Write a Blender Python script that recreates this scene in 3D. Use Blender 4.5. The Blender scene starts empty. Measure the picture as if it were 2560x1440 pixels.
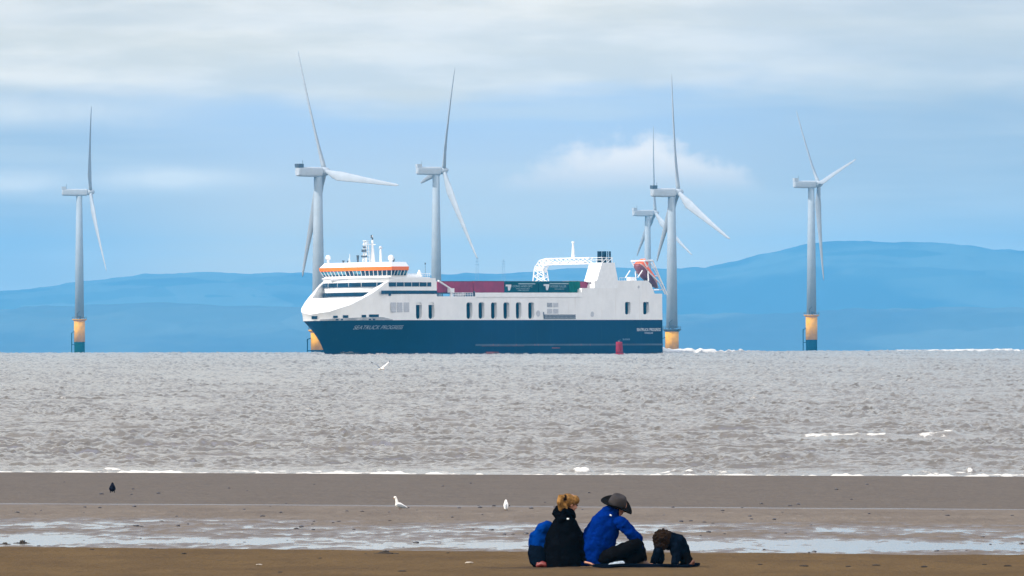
import bpy, bmesh, math, random
import numpy as np
from mathutils import Vector, Matrix, noise as mnoise
R = math.radians
C = bpy.context.scene.collection
sc = bpy.context.scene
random.seed(7)

# ------------------------------------------------------------------ camera
K = 0.0594 / 2560            # radians per photograph pixel: a very long lens
EARTH = 6371000.0
CAM = Vector((0, 0, 4.0))
PITCH = (834.7 - 720) * K
ROLL = 0.0022
f0 = Vector((0, math.cos(PITCH), math.sin(PITCH)))
u0 = Vector((0, -math.sin(PITCH), math.cos(PITCH)))
r0 = Vector((1, 0, 0))
rv = r0 * math.cos(ROLL) - u0 * math.sin(ROLL)
uv = u0 * math.cos(ROLL) + r0 * math.sin(ROLL)
cam = bpy.data.objects.new('camera', bpy.data.cameras.new('camera'))
C.objects.link(cam)
cam.data.sensor_width = 36
cam.data.lens = 18 / 0.0297
cam.data.clip_start = 1
cam.data.clip_end = 120000
cam.matrix_world = Matrix(((rv.x, uv.x, -f0.x, CAM.x), (rv.y, uv.y, -f0.y, CAM.y), (rv.z, uv.z, -f0.z, CAM.z), (0, 0, 0, 1)))
sc.camera = cam

def at(u, v, d):
    """world point seen at photograph pixel (u, v) at distance d"""
    w = f0 + rv * ((u - 1280) * K) - uv * ((v - 720) * K)
    return CAM + w * (d / w.y)
def sea_z(d): return -d * d / (2 * EARTH)

# ------------------------------------------------------------------ world: sky and clouds
sc.view_settings.view_transform = 'Standard'
sc.view_settings.look = 'None'
sc.view_settings.exposure = 0.38
sc.view_settings.gamma = 1.0
sc.cycles.use_denoising = True
sc.cycles.max_bounces = 6
SUN = Vector((-0.74, -0.22, 0.62)).normalized()
world = bpy.data.worlds.new('World'); sc.world = world
world.use_nodes = True
nt = world.node_tree; nt.nodes.clear()
class NB:
    """tiny node-expression helper"""
    def __init__(s, tree): s.t = tree
    def n(s, typ, **kw):
        x = s.t.nodes.new(typ)
        for k, v in kw.items(): setattr(x, k, v)
        return x
    def put(s, sock, v):
        if hasattr(v, 'links') or isinstance(v, bpy.types.NodeSocket): s.t.links.new(v, sock)
        else: sock.default_value = v
    def m(s, op, a, b=None, c=None, clamp=False):
        x = s.n('ShaderNodeMath', operation=op); x.use_clamp = clamp
        s.put(x.inputs[0], a)
        if b is not None: s.put(x.inputs[1], b)
        if c is not None: s.put(x.inputs[2], c)
        return x.outputs[0]
    def add(s, a, b): return s.m('ADD', a, b)
    def sub(s, a, b): return s.m('SUBTRACT', a, b)
    def mul(s, a, b): return s.m('MULTIPLY', a, b)
    def step(s, lo, hi, v):
        x = s.n('ShaderNodeMapRange', interpolation_type='SMOOTHSTEP')
        s.put(x.inputs['Value'], v); s.put(x.inputs['From Min'], lo); s.put(x.inputs['From Max'], hi)
        return x.outputs['Result']
    def vec(s, x, y, z=0.0):
        c = s.n('ShaderNodeCombineXYZ')
        s.put(c.inputs[0], x); s.put(c.inputs[1], y); s.put(c.inputs[2], z)
        return c.outputs[0]
    def noise(s, vec, scale=1.0, detail=3.0, rough=0.5):
        x = s.n('ShaderNodeTexNoise'); s.put(x.inputs['Vector'], vec)
        x.inputs['Scale'].default_value = scale; x.inputs['Detail'].default_value = detail; x.inputs['Roughness'].default_value = rough
        return x.outputs['Fac']
    def mix(s, fac, a, b):
        x = s.n('ShaderNodeMix', data_type='RGBA'); s.put(x.inputs[0], fac)
        for i, v in ((6, a), (7, b)):
            s.put(x.inputs[i], v if not isinstance(v, tuple) else (*v, 1.0))
        return x.outputs[2]
    def ramp(s, fac, stops):
        x = s.n('ShaderNodeValToRGB'); s.put(x.inputs[0], fac)
        e = x.color_ramp.elements
        while len(e) < len(stops): e.new(0.5)
        for el, (p, col) in zip(e, stops): el.position = p; el.color = (*col, 1)
        return x.outputs[0]
b = NB(nt)
tc = b.n('ShaderNodeTexCoord')
sep = b.n('ShaderNodeSeparateXYZ'); nt.links.new(tc.outputs['Generated'], sep.inputs[0])
A = b.mul(b.m('ARCTAN2', sep.outputs[0], sep.outputs[1]), 1000.0)     # azimuth in mrad, 0 straight out to sea
E = b.mul(b.m('ARCSINE', sep.outputs[2]), 1000.0)                     # elevation in mrad
nA = b.noise(b.vec(b.mul(A, 0.05), b.mul(E, 0.22), 3.1), 1.0, 4.0, 0.55)
nB = b.noise(b.vec(b.mul(A, 0.035), b.mul(E, 0.42), 9.7), 1.0, 3.0, 0.5)
nC = b.noise(b.vec(b.mul(A, 0.34), b.mul(E, 0.44), 5.5), 1.0, 5.0, 0.58)
nD = b.noise(b.vec(b.mul(A, 0.10), b.mul(E, 0.5), 14.2), 1.0, 4.0, 0.55)
low = b.ramp(b.m('DIVIDE', E, 22.0), [(0.0, (0.90, 0.76, 0.52)), (0.2, (0.86, 0.74, 0.53)), (0.38, (0.64, 0.63, 0.60)), (0.56, (0.47, 0.56, 0.69)), (0.75, (0.44, 0.55, 0.69)), (1.0, (0.50, 0.55, 0.66))])
# duller, lilac-grey air to the right and at the far left
sideR = b.step(4.0, 27.0, A)
sideL = b.step(-12.0, -30.0, A)
low = b.mix(b.mul(sideR, 0.75), low, (0.39, 0.45, 0.50))
low = b.mix(b.mul(sideL, 0.7), low, (0.355, 0.43, 0.51))
streak = b.mul(b.step(0.40, 0.66, nB), 0.5)
low = b.mix(streak, low, (0.64, 0.66, 0.64))
# high veil of cloud along the top
Ew = b.add(b.add(E, b.mul(b.sub(nA, 0.5), 7.0)), b.mul(A, -0.01))
veil = b.mul(b.step(12.6, 15.0, Ew), b.sub(0.92, b.mul(sideR, 0.5)))
veil = b.mul(veil, b.add(0.62, b.mul(nB, 0.62)))
veilcol = b.mix(b.step(0.35, 0.7, nD), (0.69, 0.66, 0.58), (0.86, 0.80, 0.70))
low = b.mix(b.m('MINIMUM', veil, 1.0), low, veilcol)
# one heap of cloud right of centre
fx = b.m('DIVIDE', b.sub(A, 6.9), 8.6)
dome = b.m('MAXIMUM', b.sub(1.0, b.mul(fx, fx)), 0.0)
Et = b.add(b.add(8.3, b.mul(b.m('POWER', dome, 1.25), 3.3)), b.mul(b.sub(nC, 0.5), 4.4))
heap = b.mul(b.step(-0.35, 1.5, b.sub(Et, E)), b.step(8.0, 9.6, b.add(E, b.mul(b.sub(nD, 0.5), 1.2))))
heap = b.mul(heap, b.step(0.0, 0.35, dome))
heapc = b.mix(b.step(8.6, 11.2, E), (0.84, 0.75, 0.66), (1.14, 0.97, 0.80))
heapc = b.mix(b.mul(b.step(0.5, 0.7, nC), 0.35), heapc, (0.88, 0.80, 0.72))
low = b.mix(b.mul(heap, 0.85), low, heapc)
# thin wisps at the left
def wisp(ca, wa, ce, we, k):
    da = b.m('DIVIDE', b.sub(A, ca), wa); de = b.m('DIVIDE', b.sub(b.add(E, b.mul(b.sub(nD, 0.5), 1.0)), ce), we)
    return b.mul(b.m('EXPONENT', b.mul(b.add(b.mul(da, da), b.mul(de, de)), -1.0)), k)
w = b.m('MAXIMUM', wisp(-20.0, 4.6, 9.0, 0.62, 1.1), b.m('MAXIMUM', wisp(-29.0, 5.0, 8.9, 0.8, 0.8), wisp(-28.0, 9, 12.9, 1.0, 0.65)))
low = b.mix(b.m('MINIMUM', b.mul(w, b.add(0.55, b.mul(nC, 0.9))), 0.95), low, (0.82, 0.79, 0.72))
sky = b.n('ShaderNodeTexSky', sky_type='NISHITA', sun_disc=False)
sky.sun_elevation = math.asin(SUN.z); sky.sun_rotation = math.atan2(SUN.x, SUN.y)
skm = b.n('ShaderNodeMix', data_type='RGBA', blend_type='MULTIPLY'); skm.inputs[0].default_value = 1
nt.links.new(sky.outputs[0], skm.inputs[6]); skm.inputs[7].default_value = (0.1, 0.1, 0.1, 1)
cl = b.step(0.30, 0.62, b.noise(tc.outputs['Generated'], 3.2, 5.0, 0.6))
high = b.mix(b.mul(cl, 0.85), skm.outputs[2], (0.86, 1.03, 1.55))  # overhead cloud out of view, tinted blue to colour the haze
front = b.step(-0.25, 0.35, sep.outputs[1])
bank = b.mul(front, b.step(560.0, 260.0, E))  # unseen grey bank added to the seaward sky to tone down the sea
added_bankc = b.mix(b.step(30.0, 330.0, E), (0.56, 0.54, 0.53), (0.22, 0.205, 0.19))
high = b.mix(b.mul(bank, 0.92), high, added_bankc)
high = b.mix(b.step(0.15, -0.45, sep.outputs[1]), high, (1.50, 1.44, 1.38))  # brighter sky added behind the camera to fill the ship's near side
final = b.mix(b.step(24.0, 130.0, E), low, high)
bg = b.n('ShaderNodeBackground'); nt.links.new(final, bg.inputs[0]); bg.inputs[1].default_value = 1.0
wo = b.n('ShaderNodeOutputWorld'); nt.links.new(bg.outputs[0], wo.inputs[0])

sun = bpy.data.objects.new('sun', bpy.data.lights.new('sun', 'SUN')); C.objects.link(sun)
sun.data.energy = 3.2; sun.data.angle = R(1.5); sun.data.color = (1.0, 0.95, 0.87)
sun.rotation_euler = SUN.to_track_quat('Z', 'Y').to_euler()
sun.location = (0, 0, 60)

# ------------------------------------------------------------------ helpers
def tag(o, label=None, cat=None, group=None, kind=None):
    if label: o['label'] = label
    if cat: o['category'] = cat
    if group: o['group'] = group
    if kind: o['kind'] = kind
    return o
def thing(name, loc, label, cat, group=None, rz=0.0):
    o = bpy.data.objects.new(name, None); C.objects.link(o)
    o.location = loc; o.rotation_euler = (0, 0, rz); o.empty_display_size = 0.2
    return tag(o, label, cat, group)
def link(name, me, mat, parent=None, smooth=False):
    o = bpy.data.objects.new(name, me); C.objects.link(o)
    if mat: me.materials.append(mat)
    if parent is not None: o.parent = parent
    if smooth: me.polygons.foreach_set('use_smooth', [True] * len(me.polygons))
    return o
class MB:
    """collects pieces of one mesh"""
    def __init__(s): s.v = []; s.f = []
    def poly(s, vs, fs):
        o = len(s.v); s.v += [tuple(p) for p in vs]; s.f += [tuple(i + o for i in f) for f in fs]; return s
    def box(s, c, d, m=None):
        x, y, z = d[0] / 2, d[1] / 2, d[2] / 2
        vs = [Vector((sx * x, sy * y, sz * z)) for sx in (-1, 1) for sy in (-1, 1) for sz in (-1, 1)]
        if m is not None: vs = [m @ p for p in vs]
        vs = [p + Vector(c) for p in vs]
        return s.poly(vs, [(0, 1, 3, 2), (4, 6, 7, 5), (0, 4, 5, 1), (2, 3, 7, 6), (0, 2, 6, 4), (1, 5, 7, 3)])
    def loft(s, pts, rad, seg=12, hint=(0, 0, 1), cap=True, roundcap=0.0):
        pts = [Vector(p) for p in pts]; rad = [(r, r) if not isinstance(r, (tuple, list)) else r for r in rad]
        if roundcap:
            P, Q = list(pts), list(rad)
            for end in (0, -1):
                nb = pts[1] if end == 0 else pts[-2]
                d = (pts[end] - nb).normalized(); r = rad[end]; rr = (r[0] + r[1]) / 2 * roundcap
                ext = [(pts[end] + d * rr * math.sin(a), (r[0] * math.cos(a), r[1] * math.cos(a))) for a in (0.5, 1.0, 1.4)]
                if end == 0:
                    P = [e[0] for e in reversed(ext)] + P; Q = [e[1] for e in reversed(ext)] + Q
                else:
                    P += [e[0] for e in ext]; Q += [e[1] for e in ext]
            pts, rad = P, Q
        h = Vector(hint); rings = []
        n = len(pts)
        for i, p in enumerate(pts):
            t = (pts[min(i + 1, n - 1)] - pts[max(i - 1, 0)]).normalized()
            a = h - t * h.dot(t)
            if a.length < 1e-4: a = Vector((1, 0, 0)) - t * t.x
            if a.length < 1e-4: a = Vector((0, 1, 0)) - t * t.y
            a.normalize(); c = t.cross(a)
            rings.append([p + a * rad[i][1] * math.sin(2 * math.pi * k / seg) + c * rad[i][0] * math.cos(2 * math.pi * k / seg) for k in range(seg)])
        return s.rings(rings, cap)
    def rings(s, rings, cap=True, closed=True):
        o = len(s.v); m = len(rings[0])
        for r in rings: s.v += [tuple(p) for p in r]
        for i in range(len(rings) - 1):
            for k in range(m if closed else m - 1):
                k2 = (k + 1) % m
                s.f.append((o + i * m + k, o + i * m + k2, o + (i + 1) * m + k2, o + (i + 1) * m + k))
        if cap:
            s.f.append(tuple(o + k for k in reversed(range(m))))
            s.f.append(tuple(o + (len(rings) - 1) * m + k for k in range(m)))
        return s
    def rod(s, a, c, r, seg=6): return s.loft([a, c], [r, r], seg)
    def ball(s, c, r, seg=14, rings=9, m=None):
        r = (r, r, r) if not isinstance(r, (tuple, list)) else r
        R_ = []
        for i in range(rings):
            t = -math.pi / 2 + math.pi * (i + 0.35) / (rings - 0.3)
            ring = [Vector((r[0] * math.cos(t) * math.cos(2 * math.pi * k / seg), r[1] * math.cos(t) * math.sin(2 * math.pi * k / seg), r[2] * math.sin(t))) for k in range(seg)]
            if m is not None: ring = [m @ p for p in ring]
            R_.append([p + Vector(c) for p in ring])
        return s.rings(R_, True)
    def mesh(s, name):
        me = bpy.data.meshes.new(name); me.from_pydata(s.v, [], s.f)
        bm = bmesh.new(); bm.from_mesh(me); bmesh.ops.recalc_face_normals(bm, faces=bm.faces); bm.to_mesh(me); bm.free()
        return me
    def build(s, name, mat, parent=None, smooth=False): return link(name, s.mesh(name), mat, parent, smooth)
    def fuse(s, name, mat, parent, voxel=0.012, smooth=6, wrinkle=0.0, wscale=0.1):
        """melt the pieces into one continuous skin"""
        me = s.mesh(name)
        t = bpy.data.objects.new('tmp', me); C.objects.link(t)
        md = t.modifiers.new('r', 'REMESH'); md.mode = 'VOXEL'; md.voxel_size = voxel
        sm = t.modifiers.new('s', 'SMOOTH'); sm.iterations = smooth; sm.factor = 0.5
        if wrinkle:
            tx = bpy.data.textures.new('folds', 'CLOUDS'); tx.noise_scale = wscale; tx.noise_depth = 2
            dm = t.modifiers.new('d', 'DISPLACE'); dm.texture = tx; dm.strength = wrinkle; dm.mid_level = 0.5; dm.texture_coords = 'LOCAL'
        dg = bpy.context.evaluated_depsgraph_get(); dg.update()
        res = bpy.data.meshes.new_from_object(t.evaluated_get(dg)); res.name = name
        bpy.data.objects.remove(t); bpy.data.meshes.remove(me)
        res.materials.clear()
        return link(name, res, mat, parent, True)

MATS = {}
def mat(name, col, rough=0.6, metal=0.0, var=0.12, scale=1.0, bump=0.0, bscale=None, spec=0.5, streak=None):
    """plain paint/cloth with a little noise in colour, roughness and surface"""
    if name in MATS: return MATS[name]
    m = bpy.data.materials.new(name); m.use_nodes = True; t = m.node_tree
    p = t.nodes['Principled BSDF']; q = NB(t)
    c = q.n('ShaderNodeTexCoord').outputs['Object']
    nz = q.noise(c, scale, 5.0, 0.6)
    dark = tuple(x * (1 - var) for x in col); lite = tuple(min(1, x * (1 + var * 0.7)) for x in col)
    base = q.mix(q.step(0.3, 0.7, nz), dark, lite)
    if streak:   # vertical runs of rust or dirt
        mp = q.n('ShaderNodeMapping'); t.links.new(c, mp.inputs[0]); mp.inputs['Scale'].default_value = (1.3, 1.3, 0.09)
        s1 = q.step(0.56, 0.76, q.noise(mp.outputs[0], 0.9, 4.0, 0.6))
        base = q.mix(q.mul(s1, streak[1]), base, streak[0])
    t.links.new(base, p.inputs['Base Color'])
    p.inputs['Roughness'].default_value = rough; p.inputs['Metallic'].default_value = metal
    p.inputs['Specular IOR Level'].default_value = spec
    if bump:
        bn = q.n('ShaderNodeBump'); bn.inputs['Strength'].default_value = bump; bn.inputs['Distance'].default_value = 0.02
        t.links.new(q.noise(c, bscale or scale * 6, 4.0, 0.6), bn.inputs['Height']); t.links.new(bn.outputs[0], p.inputs['Normal'])
    MATS[name] = m
    return m

# cheap lattice noise for terrain, vectorised
_rs = np.random.RandomState(11); _lat = _rs.rand(256, 256)
def vnoise(x, y, seed=0):
    x = np.asarray(x) + seed * 37.17; y = np.asarray(y) + seed * 17.31
    xi = np.floor(x).astype(np.int64); yi = np.floor(y).astype(np.int64)
    fx = x - xi; fy = y - yi
    fx = fx * fx * (3 - 2 * fx); fy = fy * fy * (3 - 2 * fy)
    a = _lat[xi % 256, yi % 256]; bb = _lat[(xi + 1) % 256, yi % 256]; c = _lat[xi % 256, (yi + 1) % 256]; d = _lat[(xi + 1) % 256, (yi + 1) % 256]
    return (a * (1 - fx) + bb * fx) * (1 - fy) + (c * (1 - fx) + d * fx) * fy
def fbm(x, y, seed=0, oct=4):
    s = 0; a = 0.5
    for i in range(oct):
        s = s + a * (vnoise(x * 2 ** i, y * 2 ** i, seed + i) - 0.5) * 2; a *= 0.5
    return s
def sstep(a, c, x):
    t = np.clip((x - a) / (c - a), 0, 1); return t * t * (3 - 2 * t)
def grid(name, X, Y, Z, m, attrs=None, smooth=True):
    nr, nc = X.shape
    me = bpy.data.meshes.new(name)
    co = np.stack([X, Y, Z], -1).reshape(-1, 3).astype(np.float32)
    idx = np.arange(nr * nc).reshape(nr, nc)
    q = np.stack([idx[:-1, :-1], idx[:-1, 1:], idx[1:, 1:], idx[1:, :-1]], -1).reshape(-1, 4)
    me.vertices.add(len(co)); me.vertices.foreach_set('co', co.ravel())
    me.loops.add(q.size); me.loops.foreach_set('vertex_index', q.ravel().astype(np.int32))
    me.polygons.add(len(q)); me.polygons.foreach_set('loop_start', np.arange(0, q.size, 4, dtype=np.int32))
    me.polygons.foreach_set('use_smooth', np.ones(len(q), dtype=bool))
    me.update(calc_edges=True)
    for k, a in (attrs or {}).items():
        at_ = me.attributes.new(k, 'FLOAT', 'POINT'); at_.data.foreach_set('value', a.ravel().astype(np.float32))
    o = link(name, me, m); return o

# ------------------------------------------------------------------ beach
SL = 0.8                                   # the shore runs obliquely across the view
PROF = ([-200, 0, 120, 205, 231, 235, 248, 262, 275, 346, 354, 478, 483, 512, 900], [3.2, 2.3, 1.56, 1.12, 1.09, 1.03, 0.72, 0.52, 0.50, 0.518, 0.475, 0.10, 0.06, -0.55, -6.0])
def beach_h(X, Y):
    q = Y + SL * X
    q = q + 1.5 * fbm(X * 0.12, Y * 0.03, 5, 3) * sstep(205, 235, q)
    z = np.interp(q, *PROF)
    wet = sstep(252, 276, q) * (1 - sstep(330, 352, q))
    n1 = fbm(X * 0.28, Y * 0.075, 21, 4); n2 = fbm(X * 1.5, Y * 0.30, 31, 3)
    n3 = fbm(X * 6.5, Y * 0.75, 37, 3)
    z = z + wet * (0.020 * n1 + 0.022 * n2 + 0.022 * n3)
    z = z + wet * (0.012 - 0.024 * np.exp(-((q - 288) / 7.0) ** 2) - 0.016 * np.exp(-((q - 310) / 8.0) ** 2) + 0.035 * sstep(318, 334, q))
    z = z - (0.008 + 0.022 * sstep(-0.25, 0.12, fbm(X * 0.22, X * 0.0, 71, 3) - 0.012 * X) + 0.05 * n2 + 0.035 * n3 - 0.0005 * X) * np.exp(-((q - 346 - 1.0 * n1 - 0.5 * n2) / 0.75) ** 2)        # the runnel at the foot of the bar
    far = sstep(348, 362, q) * (1 - sstep(470, 484, q))
    z = z + far * (0.006 * fbm(X * 2.2, Y * 0.8, 41, 3) + 0.008 * fbm(X * 0.3, Y * 0.1, 44, 3))
    dry = 1 - sstep(225, 245, q)
    z = z + dry * (0.016 * fbm(X * 0.9, Y * 0.30, 51, 4) + 0.012 * fbm(X * 3.5, Y * 1.1, 52, 2))
    tr = np.exp(-(((X - 0.95) / 1.5) ** 2 + ((Y - 213.2) / 1.5) ** 2))
    z = z + tr * 0.030 * fbm(X * 3.2, Y * 1.6, 61, 3)
    return z
def beach_at(x, y): return float(beach_h(np.array([[x]]), np.array([[float(y)]]))[0, 0])
m = bpy.data.materials.new('beach_sand'); m.use_nodes = True; q = NB(m.node_tree); P = m.node_tree.nodes['Principled BSDF']
oc = q.n('ShaderNodeTexCoord').outputs['Object']; sp = q.n('ShaderNodeSeparateXYZ'); m.node_tree.links.new(oc, sp.inputs[0])
Q = q.add(sp.outputs[1], q.mul(sp.outputs[0], SL))
Q = q.add(Q, q.mul(q.sub(q.noise(oc, 0.35, 4.0), 0.5), 5.0))
mp = q.n('ShaderNodeMapping'); m.node_tree.links.new(oc, mp.inputs[0]); mp.inputs['Scale'].default_value = (1.0, 0.22, 1.0)
ng = q.noise(mp.outputs[0], 9.0, 5.0, 0.7); nl = q.noise(mp.outputs[0], 0.8, 4.0, 0.6); nf = q.noise(mp.outputs[0], 3.2, 4.0, 0.65)
wetf = q.step(231.0, 240.0, Q)
dryc = q.mix(q.step(0.3, 0.7, nl), (0.080, 0.046, 0.013), (0.108, 0.064, 0.020))
dryc = q.mix(q.mul(q.step(0.54, 0.70, nf), 0.6), dryc, (0.050, 0.030, 0.012))
wetc = q.mix(q.step(0.3, 0.7, nl), (0.112, 0.083, 0.052), (0.148, 0.114, 0.076))
wetc = q.mix(q.mul(q.step(0.60, 0.70, ng), 0.6), wetc, (0.085, 0.068, 0.062))
wetc = q.mix(q.mul(q.step(0.60, 0.70, nf), 0.35), wetc, (0.235, 0.20, 0.175))
farf = q.step(346.0, 352.0, Q)
wetc = q.mix(q.mul(farf, 0.7), wetc, q.mix(q.step(0.40, 0.62, q.add(q.mul(ng, 0.6), q.mul(nf, 0.4))), (0.106, 0.080, 0.050), (0.046, 0.034, 0.021)))
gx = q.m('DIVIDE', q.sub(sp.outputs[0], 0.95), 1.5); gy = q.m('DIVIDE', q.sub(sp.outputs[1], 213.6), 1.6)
dark_patch = q.step(1.15, 0.45, q.add(q.add(q.mul(gx, gx), q.mul(gy, gy)), q.mul(q.sub(nf, 0.5), 1.6)))  # ragged ellipse of darker sand around the seated group
dryc = q.mix(q.mul(dark_patch, 0.75), dryc, (0.040, 0.024, 0.010))
dryc = q.mix(q.mul(q.step(0.66, 0.72, q.noise(oc, 7.0, 3.0, 0.6)), 0.5), dryc, (0.035, 0.021, 0.010))
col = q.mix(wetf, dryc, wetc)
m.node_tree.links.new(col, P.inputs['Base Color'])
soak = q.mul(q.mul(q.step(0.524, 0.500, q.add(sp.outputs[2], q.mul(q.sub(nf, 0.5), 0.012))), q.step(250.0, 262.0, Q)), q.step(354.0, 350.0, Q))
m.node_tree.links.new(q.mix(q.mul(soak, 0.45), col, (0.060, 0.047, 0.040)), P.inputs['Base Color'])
rr = q.sub(q.add(q.mul(wetf, -0.22), 0.85), q.mul(soak, 0.42)); m.node_tree.links.new(q.add(rr, q.mul(q.sub(ng, 0.5), 0.2)), P.inputs['Roughness'])
m.node_tree.links.new(q.add(q.add(0.10, q.mul(wetf, 0.07)), q.mul(soak, 0.25)), P.inputs['Specular IOR Level'])
bn = q.n('ShaderNodeBump'); bn.inputs['Strength'].default_value = 1.0; bn.inputs['Distance'].default_value = 0.06
m.node_tree.links.new(q.add(q.mul(ng, 0.6), nf), bn.inputs['Height']); m.node_tree.links.new(bn.outputs[0], P.inputs['Normal'])
M_SAND = m
ys = np.concatenate([np.arange(-120, 180, 6.0), np.arange(180, 260, 0.35), np.arange(260, 352, 0.22), np.arange(352, 500, 0.6), np.arange(500, 640, 4.0)])
aa = np.concatenate([-np.geomspace(3.0, 0.04, 14), np.linspace(-0.038, 0.038, 420), np.geomspace(0.04, 3.0, 14)])
Yb, Ab = np.meshgrid(ys, aa, indexing='ij'); Xb = Ab * np.maximum(Yb, 180.0)
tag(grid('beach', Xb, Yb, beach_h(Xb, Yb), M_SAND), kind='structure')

# shallow water lying in the hollows of the flat wet sand
m = bpy.data.materials.new('pool_water'); m.use_nodes = True; q = NB(m.node_tree); P = m.node_tree.nodes['Principled BSDF']
P.inputs['Base Color'].default_value = (0.11, 0.10, 0.09, 1); P.inputs['Roughness'].default_value = 0.09; P.inputs['IOR'].default_value = 1.33
oc = q.n('ShaderNodeTexCoord').outputs['Object']
bn = q.n('ShaderNodeBump'); bn.inputs['Strength'].default_value = 0.28; bn.inputs['Distance'].default_value = 0.02
m.node_tree.links.new(q.noise(oc, 5.0, 3.0), bn.inputs['Height']); m.node_tree.links.new(bn.outputs[0], P.inputs['Normal'])
yp = np.linspace(-1, 1, 60); ap = np.linspace(-150, 150, 61)
Yq, Xq = np.meshgrid(yp, ap, indexing='ij')
Yw = 307.4 + 40.4 * Yq - SL * Xq
tag(grid('tide_pool', Xq, Yw, np.full_like(Xq, 0.500), m), kind='structure')

# ------------------------------------------------------------------ sea
def sea_rows():
    d = [455.0]
    while d[-1] < 7600: d.append(d[-1] + 0.42 * (max(d[-1], 480) / 480.0) ** 1.22)
    while d[-1] < 24000: d.append(d[-1] + 120)
    return np.array(d)
ds = sea_rows()
aa = np.concatenate([-np.geomspace(2.5, 0.036, 14), np.linspace(-0.0345, 0.0345, 620), np.geomspace(0.036, 2.5, 14)])
Ys, As = np.meshgrid(ds, aa, indexing='ij'); Xs = As * Ys
dd = np.gradient(ds)[:, None]; colw = (np.gradient(aa)[None, :] * Ys)
Zs = np.zeros_like(Xs); rs = np.random.RandomState(4)
lam = np.geomspace(0.75, 34.0, 46)
for i, L in enumerate(lam):
    th = rs.normal(0.15, 0.62); ph = rs.rand() * 6.283; kk = 2 * math.pi / L
    amp = 0.0070 * L ** 0.8 if L < 3 else 0.0070 * 3 ** 0.8 * (3 / L) ** 0.15
    wgt = sstep(2.0, 4.0, L / dd) * sstep(2.0, 4.0, L / np.abs(colw))
    warp = 0.6 * L * 0.3
    Zs += (amp * wgt * (0.4 + 1.2 * vnoise(Xs / (L * 3.1), Ys / (L * 4.7), i))) * np.sin(kk * (Xs * math.sin(th) - Ys * math.cos(th)) + ph + 2.2 * vnoise(Xs / (L * 1.7), Ys / (L * 3.0), i + 60))
# choppier look held out to the horizon: broad short-crested hummocks sized to the distance
LY = np.log(Ys); grow = (Ys / 500.0) ** 0.84
patch = 0.46 + 0.95 * vnoise(As * 260 + LY * 9, LY * 22, 77)
for i, (wx, ny, a) in enumerate(((0.80, 120, 0.042), (0.36, 280, 0.062), (0.19, 520, 0.050))):
    n_ = fbm(Xs / (wx * (Ys / 500.0) ** 0.66), LY * ny + 0.25 * Xs / (wx * (Ys / 500.0) ** 0.66), 80 + 7 * i, 2)
    Zs += a * grow * patch * (0.55 - np.abs(n_) * 2.6 if i < 2 else n_ * 1.6)
QS = Ys + SL * Xs
Zs *= sstep(486, 540, QS) * 0.9 + 0.1 * sstep(484, 490, QS)
foam = np.zeros_like(Zs)
# waves breaking along the edge and one further out on the right
nsh = fbm(Xs * 0.35, Ys * 0.03, 90, 4); nfi = fbm(Xs * 3.0, Ys * 0.55, 93, 4)
edge = 490 + 2.0 * nsh
foam = np.maximum(foam, np.exp(-((QS - edge) / 4.2) ** 2) * (0.62 + 1.5 * nfi + 0.5 * nsh))
Zs += 0.075 * np.exp(-((QS - edge) / 1.8) ** 2) * np.clip(0.35 + 1.6 * nfi + 0.8 * nsh, 0, 2)
foam = np.maximum(foam, np.exp(-((QS - edge - 9 - 2 * nsh) / 2.0) ** 2) * (0.15 + 1.9 * nfi + 1.0 * nsh))
for qc, x0, x1, h, fo in ((500, 0.4, 3.0, 0.16, 0.36), (500, 4.6, 8.2, 0.15, 0.55), (502, 9.0, 13.5, 0.14, 0.5), (498, -4.6, -2.9, 0.13, 0.7), (499, -15.5, -11.4, 0.12, 0.65), (503, 13.0, 20, 0.12, 0.18)):
    win = sstep(x0 - 0.6, x0 + 0.5, Xs) * (1 - sstep(x1 - 0.5, x1 + 0.8, Xs))
    r = np.exp(-((QS - qc - 1.4 * nsh) / 2.2) ** 2) * win
    Zs += 0.75 * h * r * np.clip(0.6 + 1.3 * nfi + 0.4 * nsh, 0, 1.3)
    foam = np.maximum(foam, fo * np.exp(-((QS - qc + 2.2 - 1.4 * nsh) / 2.6) ** 2) * win * (0.22 + 2.1 * nfi))
yb = 668 + 6 * np.sin(Xs * 0.35) - 1.0 * (Xs - 14)
Zs *= 1 - 0.75 * np.exp(-((Ys - yb + 7) / 11.0) ** 2) * sstep(9, 10, Xs) * (1 - sstep(17.5, 19.5, Xs))
for x0, x1, h, fo in ((9.7, 10.6, 0.14, 0.75), (11.1, 14.9, 0.15, 0.92), (15.5, 17.0, 0.18, 1.1), (16.6, 18.8, 0.16, 0.1), (19.5, 22, 0.10, 0.2)):
    win = sstep(x0 - 0.5, x0 + 0.5, Xs) * (1 - sstep(x1 - 0.4, x1 + 0.5, Xs))
    r = np.exp(-((Ys - yb) / 3.2) ** 2) * win
    Zs += h * r; foam = np.maximum(foam, fo * np.exp(-((Ys - yb + 1.0 + 1.5 * nfi) / 2.4) ** 2) * win * (0.75 + 1.1 * nfi))
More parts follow.
